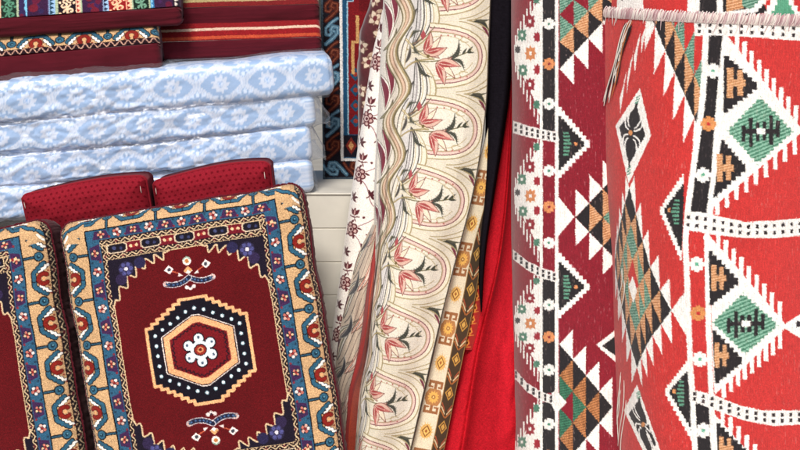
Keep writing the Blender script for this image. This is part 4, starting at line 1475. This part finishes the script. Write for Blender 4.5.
def stair_tri(c, a, b, tip, n, col):
    """half lozenge with stepped flanks: upright side a-b, point at tip"""
    a, b, tip = (np.array(q, float) for q in (a, b, tip))
    p = []
    for k in range(n):
        q0 = a + (tip - a) * k / n; q1 = a + (tip - a) * (k + 1) / n
        p += [(q1[0], q0[1]), (q1[0], q1[1])]
    for k in range(n)[::-1]:
        q0 = b + (tip - b) * k / n; q1 = b + (tip - b) * (k + 1) / n
        p += [(q1[0], q1[1]), (q1[0], q0[1])]
    c.poly([tuple(a)] + p + [tuple(b)], col)


def dots_band(c, top, bot, n, col='#2a2226', w=2.6, rows=(.3, .7), hh=3.2):
    top = np.array(top, float); bot = np.array(bot, float)
    c.poly(np.vstack([top, bot[::-1]]), '#e9e4df')
    tx = np.linspace(top[0, 0], top[-1, 0], n + 1)
    for x in (tx[:-1] + tx[1:]) / 2:
        a = np.interp(x, top[:, 0], top[:, 1]); b = np.interp(x, bot[:, 0], bot[:, 1])
        for f in rows:
            y = a + (b - a) * f
            c.rect(x - w / 2, y - hh / 2, x + w / 2, y + hh / 2, col)


KW, KB, KG, KO, KGD, KOD = '#f0ece6', '#231f22', '#55997a', '#d08a52', '#2f6a52', '#8a4f2c'


def gfill(c, pts, roll, kind):
    """yarn-dyed fills with slanting rows"""
    f = {'g': hatch('#84a996', '#3f6c5a', .12, .34), 'o': hatch('#d8a880', '#ad7248', .10, .36), 'O': hatch('#c08050', '#82502f', .10, .36), 'G': hatch('#3f7a5e', '#26523f', .10, .36)}[kind]
    c.poly(pts, f)


M_KILIM = mat_cloth('flat_weave', rough=.85, sheen=.25, weave=(950, 480), bump=.7, dist=.0012, heather=(520, 45), hamt=.2, spec=.2, blotch=.05)


# ---------------------------------------------------------------- maroon roll
mr = Roll([-80, 0, 225, 450, 540], [549.5, 549, 548.5, 548.3, 548.2], 2.43, (-75, 530), -.215, .34, -36, [0, 450], [.163, .163], .19, shear=-.10, nr=1000, ns=400, seed=21)
c = Canvas(mr.W, mr.H, 1.9, '#821727', 2)
c.warp = mr.warp
# heathered ground
# left half lozenges
for yt, yb, first in ((-6, 119, 0), (142, 256, 1), (276, 375, 2), (402, 520, 3)):
    ym = (yt + yb) / 2 + (-3 if first < 2 else -2)
    k = (yb - yt) / 125
    c.poly([(541, yt), (541, yb), (533, yb - 22 * k), (522, yb - 44 * k), (514.5, ym + 8), (514.2, ym - 8), (520, yt + 42 * k), (531, yt + 20 * k)], KW)
    for i in range(8):
        f = (i + .5) / 8
        x = 515 + 25 * f ** 1.25
        e = ym - 6 - (ym - 6 - yt) * f
        c.rect(x - .8, e - 9, x + .7, e + 5, KW)
        e = ym + 6 + (yb - ym - 6) * f
        c.rect(x - .8, e - 5, x + .7, e + 9, KW)
    for dx, dy, r, col, ct in ((536.5, -.43, 3.2, '#4a7a64', '#20302a'), (530, -.255, 4.6, '#8b1828', KW), (537.5, -.13, 3.6, '#9a1e2e', KW), (522, -.145, 4.2, '#4a7a64', KW), (530.5, 0, 5.0, '#cf8350', KW), (517.6, -.03, 2.6, '#241f25', KW), (523, .135, 4.2, '#4a7a64', KW), (537.5, .13, 3.6, '#9a1e2e', KW), (530, .25, 4.6, '#8b1828', KW), (536.5, .41, 3.2, '#4a7a64', '#20302a')):
        flower8(c, dx, ym + dy * (yb - yt), r * 1.12, r * 1.5 * k, col, ct if r > 4.1 else None)
# stripe
for y0, y1, col in ((-80, 131, KB), (138, 270, '#821727'), (278, 393, KB), (402, 540, KB)):
    c.poly([(541, y0), (557, y0), (557, y1), (541, y1)], col)
for x in (541.3, 556.6):
    c.line([(x, -80), (x, 540)], 4.0 if x < 550 else 4.2, KW)
# dotted bands
dots_band(c, [(513, 120.5), (527, 125.5), (541, 129), (557, 132)], [(513, 133), (527, 137), (541, 140), (557, 142.5)], 8, w=2.5)
dots_band(c, [(513, 249), (527, 261), (541, 267.5), (557, 272.5)], [(513, 259), (527, 270), (541, 278), (557, 282.5)], 8, w=2.5)
dots_band(c, [(513, 366), (527, 383), (541, 391.5), (554, 395.5)], [(513, 376), (527, 392), (541, 400.5), (554, 404.5)], 7, w=2.5)
c.poly([(552, 393), (556, 390), (566, 402.5), (556, 414), (552, 406)], KW)
for y, col in ((24, KW), (64, '#d68a58'), (104, KW), (171, KW), (207, '#d68a58'), (243, KW), (305, KW), (337, '#d68a58'), (370, KW), (424, KW), (456, '#d68a58')):
    star(c, 549, y, 6.0, col, '#3f7d65' if col == KW else '#821727')
# arrows to the right of the stripe
for y0, yt, y1 in ((107, 144, 178), (253, 287, 318)):
    stair_tri(c, (558, y0), (558, y1), (589.5, yt), 9, KW)
    stair_tri(c, (558.6, y0 + 9), (558.6, y1 - 8), (584, yt), 9, KB)
    for k in range(-3, 4):
        c.rect(563.5, yt + k * 3.6 - 1.2, 568.5 + (3 - abs(k)) * .9, yt + k * 3.6 + 1.0, '#5b927a')
    c.rect(574.5, yt - 1.6, 577.6, yt + 1.6, '#d68a58')
# upper pyramid
def pyramid(c, x0, w, n, yline, h, up, kinds, white, whitelen):
    """columns of triangles; yline(col boundary) is the outer edge"""
    for q in range(n):
        xa, xb = x0 + q * w, x0 + (q + 1) * w
        ya, yb = yline(q), yline(q + 1)
        s = -1 if up else 1
        for k in range(len(kinds) // 2):
            A = [(xa, ya + s * k * h), (xa, ya + s * (k + 1) * h), (xb, yb + s * k * h)]
            B = [(xb, yb + s * k * h), (xb, yb + s * (k + 1) * h), (xa, ya + s * (k + 1) * h)]
            for tri, kd in ((A, kinds[2 * k]), (B, kinds[2 * k + 1])):
                if kd in 'goGO':
                    gfill(c, tri, None, kd)
                elif kd == 'b':
                    c.poly(tri, KB)
                elif kd == 'w':
                    c.poly(tri, KW)
        if white:
            c.poly([(xa, ya), (xb, yb), (xb, yb - s * whitelen)], KW)
pyramid(c, 559.5, 14.3, 6, lambda q: 69 - 15.4 * q, 27, True, 'bogrgr', True, 31)
# middle lozenge, its point towards the stripe
c.poly([(558.5, 197), (574.5, 217), (558.5, 236)], KW)
def tcol(tri, kd):
    if kd in 'goGO': gfill(c, tri, None, kd)
    elif kd == 'b': c.poly(tri, KB)
    else: c.poly(tri, '#821727')
HH = 28.6
for q in range(5):
    xa, xb = 575.5 + 13.6 * q, 575.5 + 13.6 * (q + 1)
    ya, yb = 217.5 - HH / 2 * q, 217.5 - HH / 2 * (q + 1)
    for i in range(2 * q + 1):
        k = i // 2
        tri = [(xb, yb + k * HH), (xb, yb + (k + 1) * HH), (xa, ya + k * HH)] if i % 2 == 0 else [(xa, ya + k * HH), (xa, ya + (k + 1) * HH), (xb, yb + (k + 1) * HH)]
        tcol(tri, 'bogorr'[min(i, 2 * q - i)])
    c.poly([(xa, ya - HH), (xa, ya - .5), (xb, yb)], KW)
    y2, y3 = 217.5 + HH / 2 * q, 217.5 + HH / 2 * (q + 1)
    c.poly([(xa, y2 + HH), (xa, y2 + .5), (xb, y3)], KW)
# lower pyramid pointing right
HH = 31.5
for q in range(4):
    xa, xb = 559.5 + 13.2 * q, 559.5 + 13.2 * (q + 1)
    ya, yb = 344 + HH / 2 * q, 344 + HH / 2 * (q + 1)
    N = 2 * (4 - q) - 1
    for i in range(N):
        k = i // 2
        tri = [(xa, ya + k * HH), (xa, ya + (k + 1) * HH), (xb, yb + k * HH)] if i % 2 == 0 else [(xb, yb + (k - 0) * HH), (xb, yb + (k + 1) * HH), (xa, ya + (k + 1) * HH)]
        tcol(tri, 'bOGrrr'[min(i, N - 1 - i)])
    c.poly([(xa, ya), (xb, yb), (xb, yb - HH * .95)], KW)
    y2, y3 = 470 - HH / 2 * q, 470 - HH / 2 * (q + 1)
    c.poly([(xa, y2), (xb, y3), (xb, y3 + HH * .95)], KW)
c.poly([(552, 393), (556, 391), (567, 402.5), (556, 413), (552, 406)], KW)
# small black diamond at the right
c.poly([(596, 345), (620, 326), (640, 345), (620, 366)], KW); c.poly([(602, 346), (620, 332), (634, 345), (620, 359)], KB)
c.warp = None
mcol = c.sample(jit=.42, fuzz=.7, grain=.06)


def sample_to(P, cc):
    nv, nu = P.shape[:2]
    iv = np.linspace(0, cc.shape[0] - 1, nv).round().astype(int); iu = np.linspace(0, cc.shape[1] - 1, nu).round().astype(int)
    return cc[iv][:, iu]


def heather(col, base_dark, amt, seed):
    """streaks where the pale warp shows between the weft"""
    h, w = col.shape[:2]
    yy, xx = np.mgrid[0:h, 0:w]
    n = vnoise(xx * .55, yy * .05, seed) * vnoise(xx * .9, yy * .22, seed + 3)
    m = np.clip((n - .48) * 3.4, 0, 1)[..., None] * amt
    return col * (1 - m) + np.array([.85, .72, .68], np.float32) * m


maroon = thing('woven_roll', 'dark maroon flat-woven roll with white edged bands, standing left of the bright red one', 'rug roll', mr.P[-1, 150] + np.array([0, .15, 0]), 'upright rolls of geometric weave')
mcol = sample_to(mr.P, heather(mcol, None, .38, 5))
grid('woven_face', mr.P, M_KILIM, maroon, mcol, (mr.W * U, mr.H * U))


def roll_core(P, mat, root, name='roll_core', inset=.006, back=.16):
    """closed inner body: follows the face a little inside it and closes behind"""
    a = np.linspace(0, P.shape[0] - 1, 24).round().astype(int); b = np.linspace(0, P.shape[1] - 1, 50).round().astype(int)
    Q = P[a][:, b]
    c0 = (Q[:, :1] + Q[:, -1:]) / 2 + np.array([0, back * .5, 0])
    Qi = c0 + (Q - c0) * (1 - inset / .18)
    t = np.linspace(0, pi, 14)[1:-1]
    L_, R_ = Qi[:, :1], Qi[:, -1:]
    arc = (L_ + R_) / 2 + (R_ - L_) / 2 * np.cos(t)[None, :, None] + np.array([0, back, 0]) * np.sin(t)[None, :, None]
    ring = np.concatenate([Qi, arc, Qi[:, :1]], 1)
    grid(name, ring, mat, root)
    cap('roll_end', ring[0], M_LINING, root)


M_MAR = mat_cloth('maroon_weave', '#741320', rough=.9, weave=(900, 450), bump=.4, heather=(500, 45), hamt=.15)
roll_core(mr.P, M_MAR, maroon)

# ---------------------------------------------------------------- bright red roll
RLr = ([-80, 30, 100, 200, 235, 340, 450, 540], [.315, .298, .278, .235, .217, .210, .216, .22])
rr = Roll([-80, 0, 30, 100, 200, 235, 325, 445, 540], [719.5, 717, 715.5, 710.5, 700, 697, 698, 703, 706], 2.22, (16, 530), -.52, .34, -18, RLr[0], RLr[1], .40, shear=0.03, nr=1000, ns=620, seed=33, wav=.0022)
c = Canvas(rr.W, rr.H, 1.7, '#bd312f', 2)
c.warp = rr.warp
RED = '#bd312f'
# far flank, past what faces the photographer: more of the same triangles
# --- top half lozenge between its white edge and the stripe
LP = [(646, 4.0), (655, 26.0), (665, 50.0), (674.5, 72.0), (684.5, 95.0), (694, 118.0), (704, 141.0)]
for q in range(6):
    (xa, ya), (xb, yb) = LP[q], LP[q + 1]
    h = 43.0
    for i in range(7):
        k = i // 2
        tri = [(xb, yb - k * h), (xb, yb - (k + 1) * h), (xa, ya - k * h)] if i % 2 == 0 else [(xa, ya - k * h), (xa, ya - (k + 1) * h), (xb, yb - (k + 1) * h)]
        if min(p_[1] for p_ in tri) < -60: break
        kk = 'bogrrrrr'[i] if q < 4 else 'bogrrrrr'[i]
        if kk == 'b': c.poly(tri, KB)
        elif kk in 'og': gfill(c, tri, None, kk)
        else: c.poly(tri, RED)
    c.poly([(xa, ya), (xb, yb), (xa - 1.5, yb + 25)], KW)
# left spikes of the same chevron, running back round the flank
for (ax, ay, bx, by, tx, ty) in ((647, 22, 641, 40, 641.5, 54), (641, 30, 634, 56, 634.5, 74), (634, 48, 627, 78, 626.5, 95), (627, 70, 620, 98, 620, 114)):
    c.poly([(ax, ay), (bx, by), (tx, ty)], KW)
# --- spider lozenge
def spider(cx, cy, top, bot, lft, rgt, tilt=0):
    c.poly([top, rgt, bot, lft], KW)
    ctr = np.array([cx, cy])
    ins = lambda p, f: tuple(ctr + (np.array(p) - ctr) * f)
    c.poly([ins(top, .62), ins(rgt, .72), ins(bot, .62), ins(lft, .76)], KB)
    for sy, far in ((-1, top), (1, bot)):
        d = np.array(far) - ctr
        for sx, side in ((1, rgt), (-1, lft)):
            e = np.array(side) - ctr
            for f0, f1, g in ((.10, .42, .36), (.24, .60, .20)):
                q = bez(ctr + e * .16 + d * f0 * .5, ctr + e * (g + .30) + d * f0, ctr + e * g + d * f1)
                c.line(q, 1.9, KW)
        c.line([ctr + d * .42, ctr + d * .66], 2.6, KB)
        for k in (.68, .74, .80):
            p = ctr + d * k
            c.line([p + np.array([-1.6, 1]), p + np.array([1.6, -1])], 1.3, '#5b927a')
    c.disc(cx, cy, 1.9, KO, 2.6)
spider(630.5, 133, (640, 88), (628.5, 184), (615.5, 126), (651, 136))
spider(643, 424, (637, 384), (652, 470), (624, 410), (661, 452))
# --- the big lozenge of triangles: columns of alternating triangles either side of an upright middle line
def lozenge(U_, D_, kinds):
    U_ = [np.array(q, float) for q in U_]; D_ = [np.array(q, float) for q in D_]
    Ls = [[U_[q] + (D_[q] - U_[q]) * (k / q if q else 0) for k in range(q + 1)] for q in range(len(U_))]
    for q in range(len(U_) - 1):
        A, B = Ls[q], Ls[q + 1]
        for i in range(2 * q + 1):
            k = i // 2
            tri = [B[k], B[k + 1], A[k]] if i % 2 == 0 else [A[k], A[k + 1], B[k + 1]]
            kd = kinds[min(i, 2 * q - i)]
            if kd in 'goGO': gfill(c, tri, None, kd)
            elif kd == 'b': c.poly(tri, KB)
            else: c.poly(tri, RED)
UR = [(671, 310), (660, 290), (650, 267), (642.5, 241), (636, 214), (629.5, 188)]
DR = [(671, 310), (661, 324), (652.5, 335), (646, 346), (641, 357), (637, 367)]
UL = [(614.8, 262), (616.3, 248), (618.5, 233), (621.5, 218), (625, 203), (629.5, 188)]
DL = [(614.8, 262), (617.5, 284), (621.5, 305), (626, 326), (631, 347), (637, 367)]
lozenge(UR, DR, 'bogorrrr'); lozenge(UL, DL, 'bogorrrr')
c.poly([(632.7, 276), (637, 290), (633.3, 303), (628.5, 286)], KW)
for q in range(5):        # white spikes round it
    u0, u1, d0, d1 = UR[q], UR[q + 1], DR[q], DR[q + 1]
    c.poly([u1, u0, (u0[0] - 1.5, u1[1] - 12)], KW); c.poly([d1, d0, (d0[0] + 1.2, d1[1] + 20)], KW)
    u0, u1, d0, d1 = UL[q], UL[q + 1], DL[q], DL[q + 1]
    c.poly([u1, u0, (u0[0] + .6, u1[1] - 12)], KW); c.poly([d1, d0, (d0[0] + .6, d1[1] + 16)], KW)
c.poly([(671, 310), (685.5, 291), (687, 337)], KW)
# --- arrows left of the stripe
for top, tip, bot, dx in (((684, 174), (660, 210), (681.5, 260), 0), ((687.5, 361), (665, 391), (693, 440), 0)):
    stair_tri(c, top, bot, tip, 10, KW)
    t2 = (top[0], top[1] + 10); b2 = (bot[0], bot[1] - 10); p2 = (tip[0] + 4.5, tip[1])
    stair_tri(c, t2, b2, p2, 10, KB)
    for k in range(-3, 4):
        c.rect(674 - (3 - abs(k)) * 1.0 + (tip[0] - 660), tip[1] + 2 + k * 3.8 - 1.2, 679 + (tip[0] - 660), tip[1] + 2 + k * 3.8 + 1.0, '#5b927a')
    c.rect(tip[0] + 7.5, tip[1] - 2, tip[0] + 10.5, tip[1] + 2, KO)
# --- stripe with white rails
lx = lambda y: np.interp(y, [-80, 35, 100, 220, 240, 345, 450, 540], [713, 706, 702.5, 686.5, 685.5, 689.5, 695, 699])
rx = lambda y: np.interp(y, [-80, 30, 100, 200, 235, 325, 445, 540], [732, 725.5, 719, 711.5, 706.5, 708, 713, 717])
for y0, y1, col in ((10, 214, KB), (230, 392, RED), (400, 545, KB)):
    ys = np.linspace(y0, y1, 16)
    c.poly(np.vstack([np.stack([lx(ys), ys], 1), np.stack([rx(ys), ys], 1)[::-1]]), col)
ys = np.linspace(8, 545, 50)
c.line(np.stack([lx(ys), ys], 1), 5.6, KW); c.line(np.stack([rx(ys), ys], 1), 5.2, KW)
for y, col in ((71, KW), (124, KO), (175, KW), (264, KW), (313, KO), (359, KW), (430, KW)):
    star(c, (lx(y) + rx(y)) / 2, y, 7.6, col, '#5aa386' if col == KW else RED)
# --- right half lozenges
def half(top, tip, bot, t1, b1, n):
    top, tip, bot = (np.array(q, float) for q in (top, tip, bot))
    ctr = np.array([top[0] * .5 + bot[0] * .5, tip[1]])
    c.poly([top, tip, bot], KW)
    teeth(c, top + [6, 5], tip - [4, 2], n, 4.3, (-13, -19), KW)
    teeth(c, bot + [6, -5], tip - [4, -2], n, 4.3, (11, 18), KW)
half((727, 36), (803, 131), (706, 213), 0, 0, 9)
half((708, 234), (787, 326), (714, 395), 0, 0, 9)
half((712, 411), (795, 505), (716, 580), 0, 0, 9)
c.poly([(781, 326), (803, 312), (806, 342)], KW); c.rect(796, 321, 803, 327, '#2a2226')
def eshape(x, y, w, h):
    """toothed figure in the dark triangles"""
    f = hatch('#d8a880', '#b57c50', .12, .36)
    c.rect(x, y - h * .12, x + w, y + h * .12, f)
    c.rect(x, y - h / 2, x + w * .34, y + h / 2, f)
    c.rect(x + w * .55, y - h / 2.3, x + w * .85, y + h / 2.3, f)
for (a, b_, tip, ex, ey, ew, eh) in (((724, 56), (723, 113), (757, 86), 726.5, 83, 19, 30), ((721, 140), (713, 197), (745, 168), 716.5, 168, 17, 28),
                                    ((708.5, 251), (709.5, 305), (738, 282), 711, 278, 15, 26), ((712, 330), (715, 383), (742, 361), 714.5, 355, 14, 25), ((716, 423), (718, 476), (746, 452), 719, 448, 14, 24)):
    stair_tri(c, a, b_, tip, 7, KB)
    eshape(ex, ey, ew, eh)
def gdiamond(l, t, r_, b_):
    n = 9
    l, t, r_, b_ = (np.array(q, float) for q in (l, t, r_, b_))
    c.poly([l, t, r_, b_], hatch('#86b39d', '#42765f', .13, .26))
    # stepped white rim
    for p, q in ((l, t), (t, r_), (r_, b_), (b_, l)):
        for k in range(n):
            m = p + (q - p) * (k + .5) / n
            c.rect(m[0] - 1.6, m[1] - 1.4, m[0] + 1.6, m[1] + 1.4, KW)
    cx, cy = (l + r_) / 2; w = (r_[0] - l[0]) / 66; h = (b_[1] - t[1]) / 66
    for x, hh in ((-16, 8), (-9, 14), (-2.5, 9), (4, 9), (10.5, 14), (17, 8)):
        sk = x * .12
        c.poly([(cx + (x - 1.9) * w, cy + (-hh - sk) * h), (cx + (x + 1.9) * w, cy + (-hh - sk) * h), (cx + (x + 1.9) * w, cy + (hh - sk) * h), (cx + (x - 1.9) * w, cy + (hh - sk) * h)], KB)
    c.rect(cx - 17 * w, cy - 2.4 * h, cx + 18 * w, cy + 2.4 * h, KB)
    c.rect(cx - 3.4 * w, cy - 3 * h, cx + 5 * w, cy + 3 * h, KW)
gdiamond((726, 131), (760, 96), (794, 132), (757, 165))
gdiamond((711, 322), (743, 292), (779, 325), (745, 355))
gdiamond((716, 505), (750, 470), (786, 505), (750, 540))
# --- dotted bands
dots_band(c, [(684, 211), (700, 212), (712, 214.5), (745, 222), (775, 220.5), (806, 217.5), (830, 214)], [(684, 230), (700, 232), (712, 234.5), (745, 238), (775, 238), (806, 235), (830, 231)], 17, w=3.0, hh=3.6)
dots_band(c, [(690, 389), (700, 391), (712, 394), (739, 405), (762, 410), (800, 410), (830, 407)], [(691, 401), (700, 404), (714, 409.5), (747, 421), (773, 425.5), (800, 424), (830, 420)], 16, w=3.0, hh=3.6)
dots_band(c, [(694, 21), (720, 21), (760, 22), (800, 24), (830, 25)], [(694, 36), (720, 36), (760, 38), (800, 41), (830, 42)], 13, w=2.8, hh=3.4)
c.warp = None
rcol = heather(c.sample(jit=.42, fuzz=.7, grain=.06), None, .26, 8)
redr = thing('woven_roll', 'bright red flat-woven roll with overcast top hem and green diamonds, at the far right', 'rug roll', rr.P[-1, 300] + np.array([0, .2, 0]), 'upright rolls of geometric weave')
rcol = sample_to(rr.P, rcol)
grid('woven_face', rr.P, M_KILIM, redr, rcol, (rr.W * U, rr.H * U))
M_REDW = mat_cloth('red_weave', '#a81d27', rough=.9, weave=(900, 450), bump=.4, heather=(500, 45), hamt=.15)
roll_core(rr.P, M_REDW, redr, inset=.012, back=.26)

# inner turn of the same cloth standing up above the hem
ri = Roll([-80, 0, 30, 100, 200], [719.5, 717, 715.5, 710.5, 700], 2.235, (-75, 75), -.50, .34, -18, RLr[0], [q - .008 for q in RLr[1]], .395, shear=0.03, nr=330, ns=560, seed=33, wav=.002)
c = Canvas(ri.W, ri.H, 1.6, '#bd312f', 2); c.warp = ri.warp
c.poly([(617, -30), (640, -30), (644, 12), (636, 40), (617, 40)], KW)
c.disc(631, 2, 9, KW, 10); c.line(bez((622, 0), (626, -8), (634, -10)), 1.5, KB)
c.poly([(690, -80), (735, -80), (735, 40), (686, 40)], KW); c.poly([(700, -80), (717, -80), (717, 40), (700, 40)], KB)
c.poly([(723, -20), (752, -14), (768, 12), (740, 18), (723, 16)], KB); gfill(c, [(726, -16), (740, -12), (744, 8), (726, 12)], None, 'o'); gfill(c, [(742, -20), (766, -10), (756, 12), (742, 6)], None, 'g')
zig(c, [(724, 14), (752, 10), (768, -6)], 2, 5, 4, KW)
stair_tri(c, (758, 22), (806, 22), (782, -22), 8, KW); stair_tri(c, (766, 22), (800, 22), (783, -12), 6, KG)
for k in range(7):
    c.poly([(640 + k * 7, -6), (647 + k * 7, -6), (643 + k * 7, -40)], KW)
c.warp = None
icol = sample_to(ri.P, heather(c.sample(jit=.3, grain=.05), None, .16, 9))
grid('inner_turn', ri.P, M_KILIM, redr, icol, (ri.W * U, ri.H * U))

# overcast hem along the top edge of the outer turn
hem = []; hcol = []
top = rr.P[2]
j0, j1 = int(.13 * rr.ns), rr.ns - 1
band = []
for k, j in enumerate(np.linspace(j0, j1, 430)):
    a = top[int(j)]; n = np.array([sin(rr.th[2, int(j)]), -cos(rr.th[2, int(j)]), 0])
    lean = top[min(int(j) + 4, rr.ns - 1)] - top[max(int(j) - 4, 0)]
    lean = lean / (np.linalg.norm(lean) + 1e-9)
    h = .0225 + rng.uniform(-.0022, .0022)
    sl = .0035 + rng.uniform(-.002, .002)
    tail = rng.uniform(.006, .020) if rng.random() < .10 else 0
    hem.append([a + n * .0012 + np.array([0, 0, -.013 - tail]) - lean * (sl + tail * rng.uniform(-.4, .6)), a + n * .0028 + np.array([0, 0, -.004]), a + n * .0028 + np.array([0, 0, h - .018]) + lean * sl * .5, a + n * .001 + np.array([0, 0, h - .0135]) + lean * sl, a - n * .004 + np.array([0, 0, h - .017]) + lean * sl])
    hcol.append(hexc(('#ddd3cc', '#cfc3bd', '#b2989a', '#c4a9aa', '#ddd3cc', '#a98287')[int(rng.integers(0, 6))]))
    band.append([a + n * .0012 + np.array([0, 0, -.012]), a + n * .0018 + np.array([0, 0, h - .016]), a - n * .004 + np.array([0, 0, h - .017]), a - n * .006 + np.array([0, 0, -.012])])
M_HEM = mat_cloth('hem_yarn', rough=.9, weave=(300, 300), bump=.2, hamt=0, blotch=0)
hb = tubes('hem_stitching', hem, .00115, M_HEM, redr, 6)
ca = hb.data.color_attributes.new('Col', 'BYTE_COLOR', 'POINT')
c4 = np.ones((len(hb.data.vertices), 4), np.float32); c4[:, :3] = np.repeat(np.array(hcol), 30, 0)
ca.data.foreach_set('color_srgb', c4.ravel())
M_HEMB = mat_plain('hem_fold', '#c4b0ab', rough=.9)
grid('hem_fold', np.array(band).transpose(1, 0, 2), M_HEMB, redr, flip=True)

# loose cords hanging from the left end of the hem, and frayed threads lower down
M_CORDW = mat_plain('cord_white', '#d8cfc6', rough=.9); M_CORDB = mat_plain('cord_black', '#241f22', rough=.9); M_CORDO = mat_plain('cord_orange', '#a8643a', rough=.9)
def on_roll(r, px, py, off=.007):
    out = []
    for x, y in zip(px, py):
        d = np.where(r.vis, (r.PX - x) ** 2 + ((r.PY - y) * .6) ** 2, 1e9)
        out.append(r.Q.reshape(-1, 3)[d.argmin()][1] - off)
    out = np.array(out)
    return np.convolve(np.pad(out, 2, mode='edge'), np.ones(5) / 5, 'valid')


for k in range(15):
    x0 = 629 + rng.uniform(-3, 4); y0 = 22 + rng.uniform(-2, 4); ln = rng.uniform(44, 84)
    t = np.linspace(0, 1, 16)
    sl = (x0 - 629) * .4 + rng.uniform(19, 25)
    px_ = x0 - sl * t ** .8 * ln / 80 + .8 * np.sin(t * 7 + k); py_ = y0 + ln * t
    tubes('tassel_cord', [at(px_, py_, on_roll(rr, px_, py_, .007 + .001 * (k % 5)))], .0013, (M_CORDW, M_CORDB, M_CORDW, M_CORDO, M_CORDW, M_CORDB)[k % 6], redr, 6)
for (xa, ya, xb, yb) in ((621, 268, 616, 300), (622, 280, 619, 318), (620, 372, 614, 425), (622, 380, 617, 446), (619, 390, 612, 452), (623, 400, 619, 455), (618, 376, 615, 440)):
    t = np.linspace(0, 1, 12)
    px_ = xa + 2 + (xb - xa) * t + 1.2 * np.sin(5 * t + xa); py_ = ya + (yb - ya) * t
    tubes('frayed_thread', [at(px_, py_, on_roll(rr, px_, py_))], .0011, M_CORDW, redr, 5)

# ------------------------------------------------------------------ ground and low bench (below the picture) that carry it all
M_GROUND = mat_plain('paving', '#8f8a80', rough=.9, bump=.3, scale=6, amt=.12)
me = quad_mesh('ground', np.array([(-40, -40, 0), (40, -40, 0), (40, 40, 0), (-40, 40, 0)], float), np.array([(0, 1, 2, 3)]), smooth=False)
g = new_obj('ground', me, M_GROUND, None); g['kind'] = 'structure'; g['label'] = 'pale paved ground under the display'; g['category'] = 'ground'

# ------------------------------------------------------------------ camera and light
cam_d = bpy.data.cameras.new('camera'); cam = bpy.data.objects.new('camera', cam_d)
COL.objects.link(cam)
cam.location = tuple(CAM); cam.rotation_euler = (radians(90) - PITCH, 0, 0)
cam_d.sensor_width = 36; cam_d.lens = 36 * F / 800; cam_d.clip_end = 500; cam_d.clip_start = .02
scene.camera = cam
SUN_EL, SUN_AZ = 46, -9        # sun high behind the left shoulder of the photographer
w = bpy.data.worlds.new('World'); scene.world = w; w.use_nodes = True
wn = w.node_tree.nodes; sky = wn.new('ShaderNodeTexSky'); sky.sky_type = 'NISHITA'; sky.sun_disc = False
az = radians(180 - SUN_AZ)
sky.sun_elevation = radians(SUN_EL); sky.sun_rotation = az
sky.air_density = 1.0; sky.dust_density = 3.5; sky.ozone_density = .6
wn['Background'].inputs[1].default_value = .095
w.node_tree.links.new(sky.outputs[0], wn['Background'].inputs[0])
sd = bpy.data.lights.new('sun', 'SUN'); so = bpy.data.objects.new('sun', sd); COL.objects.link(so)
sd.energy = 2.3; sd.angle = radians(14); sd.color = (1, .965, .91)
from mathutils import Vector
d = Vector((sin(az) * cos(radians(SUN_EL)), cos(az) * cos(radians(SUN_EL)), sin(radians(SUN_EL))))
so.rotation_euler = d.to_track_quat('Z', 'Y').to_euler()
so.location = d * 6
vs = scene.view_settings
vs.view_transform = 'Standard'; vs.look = 'None'; vs.gamma = 1; vs.use_curve_mapping = False
vs.exposure = 0.44
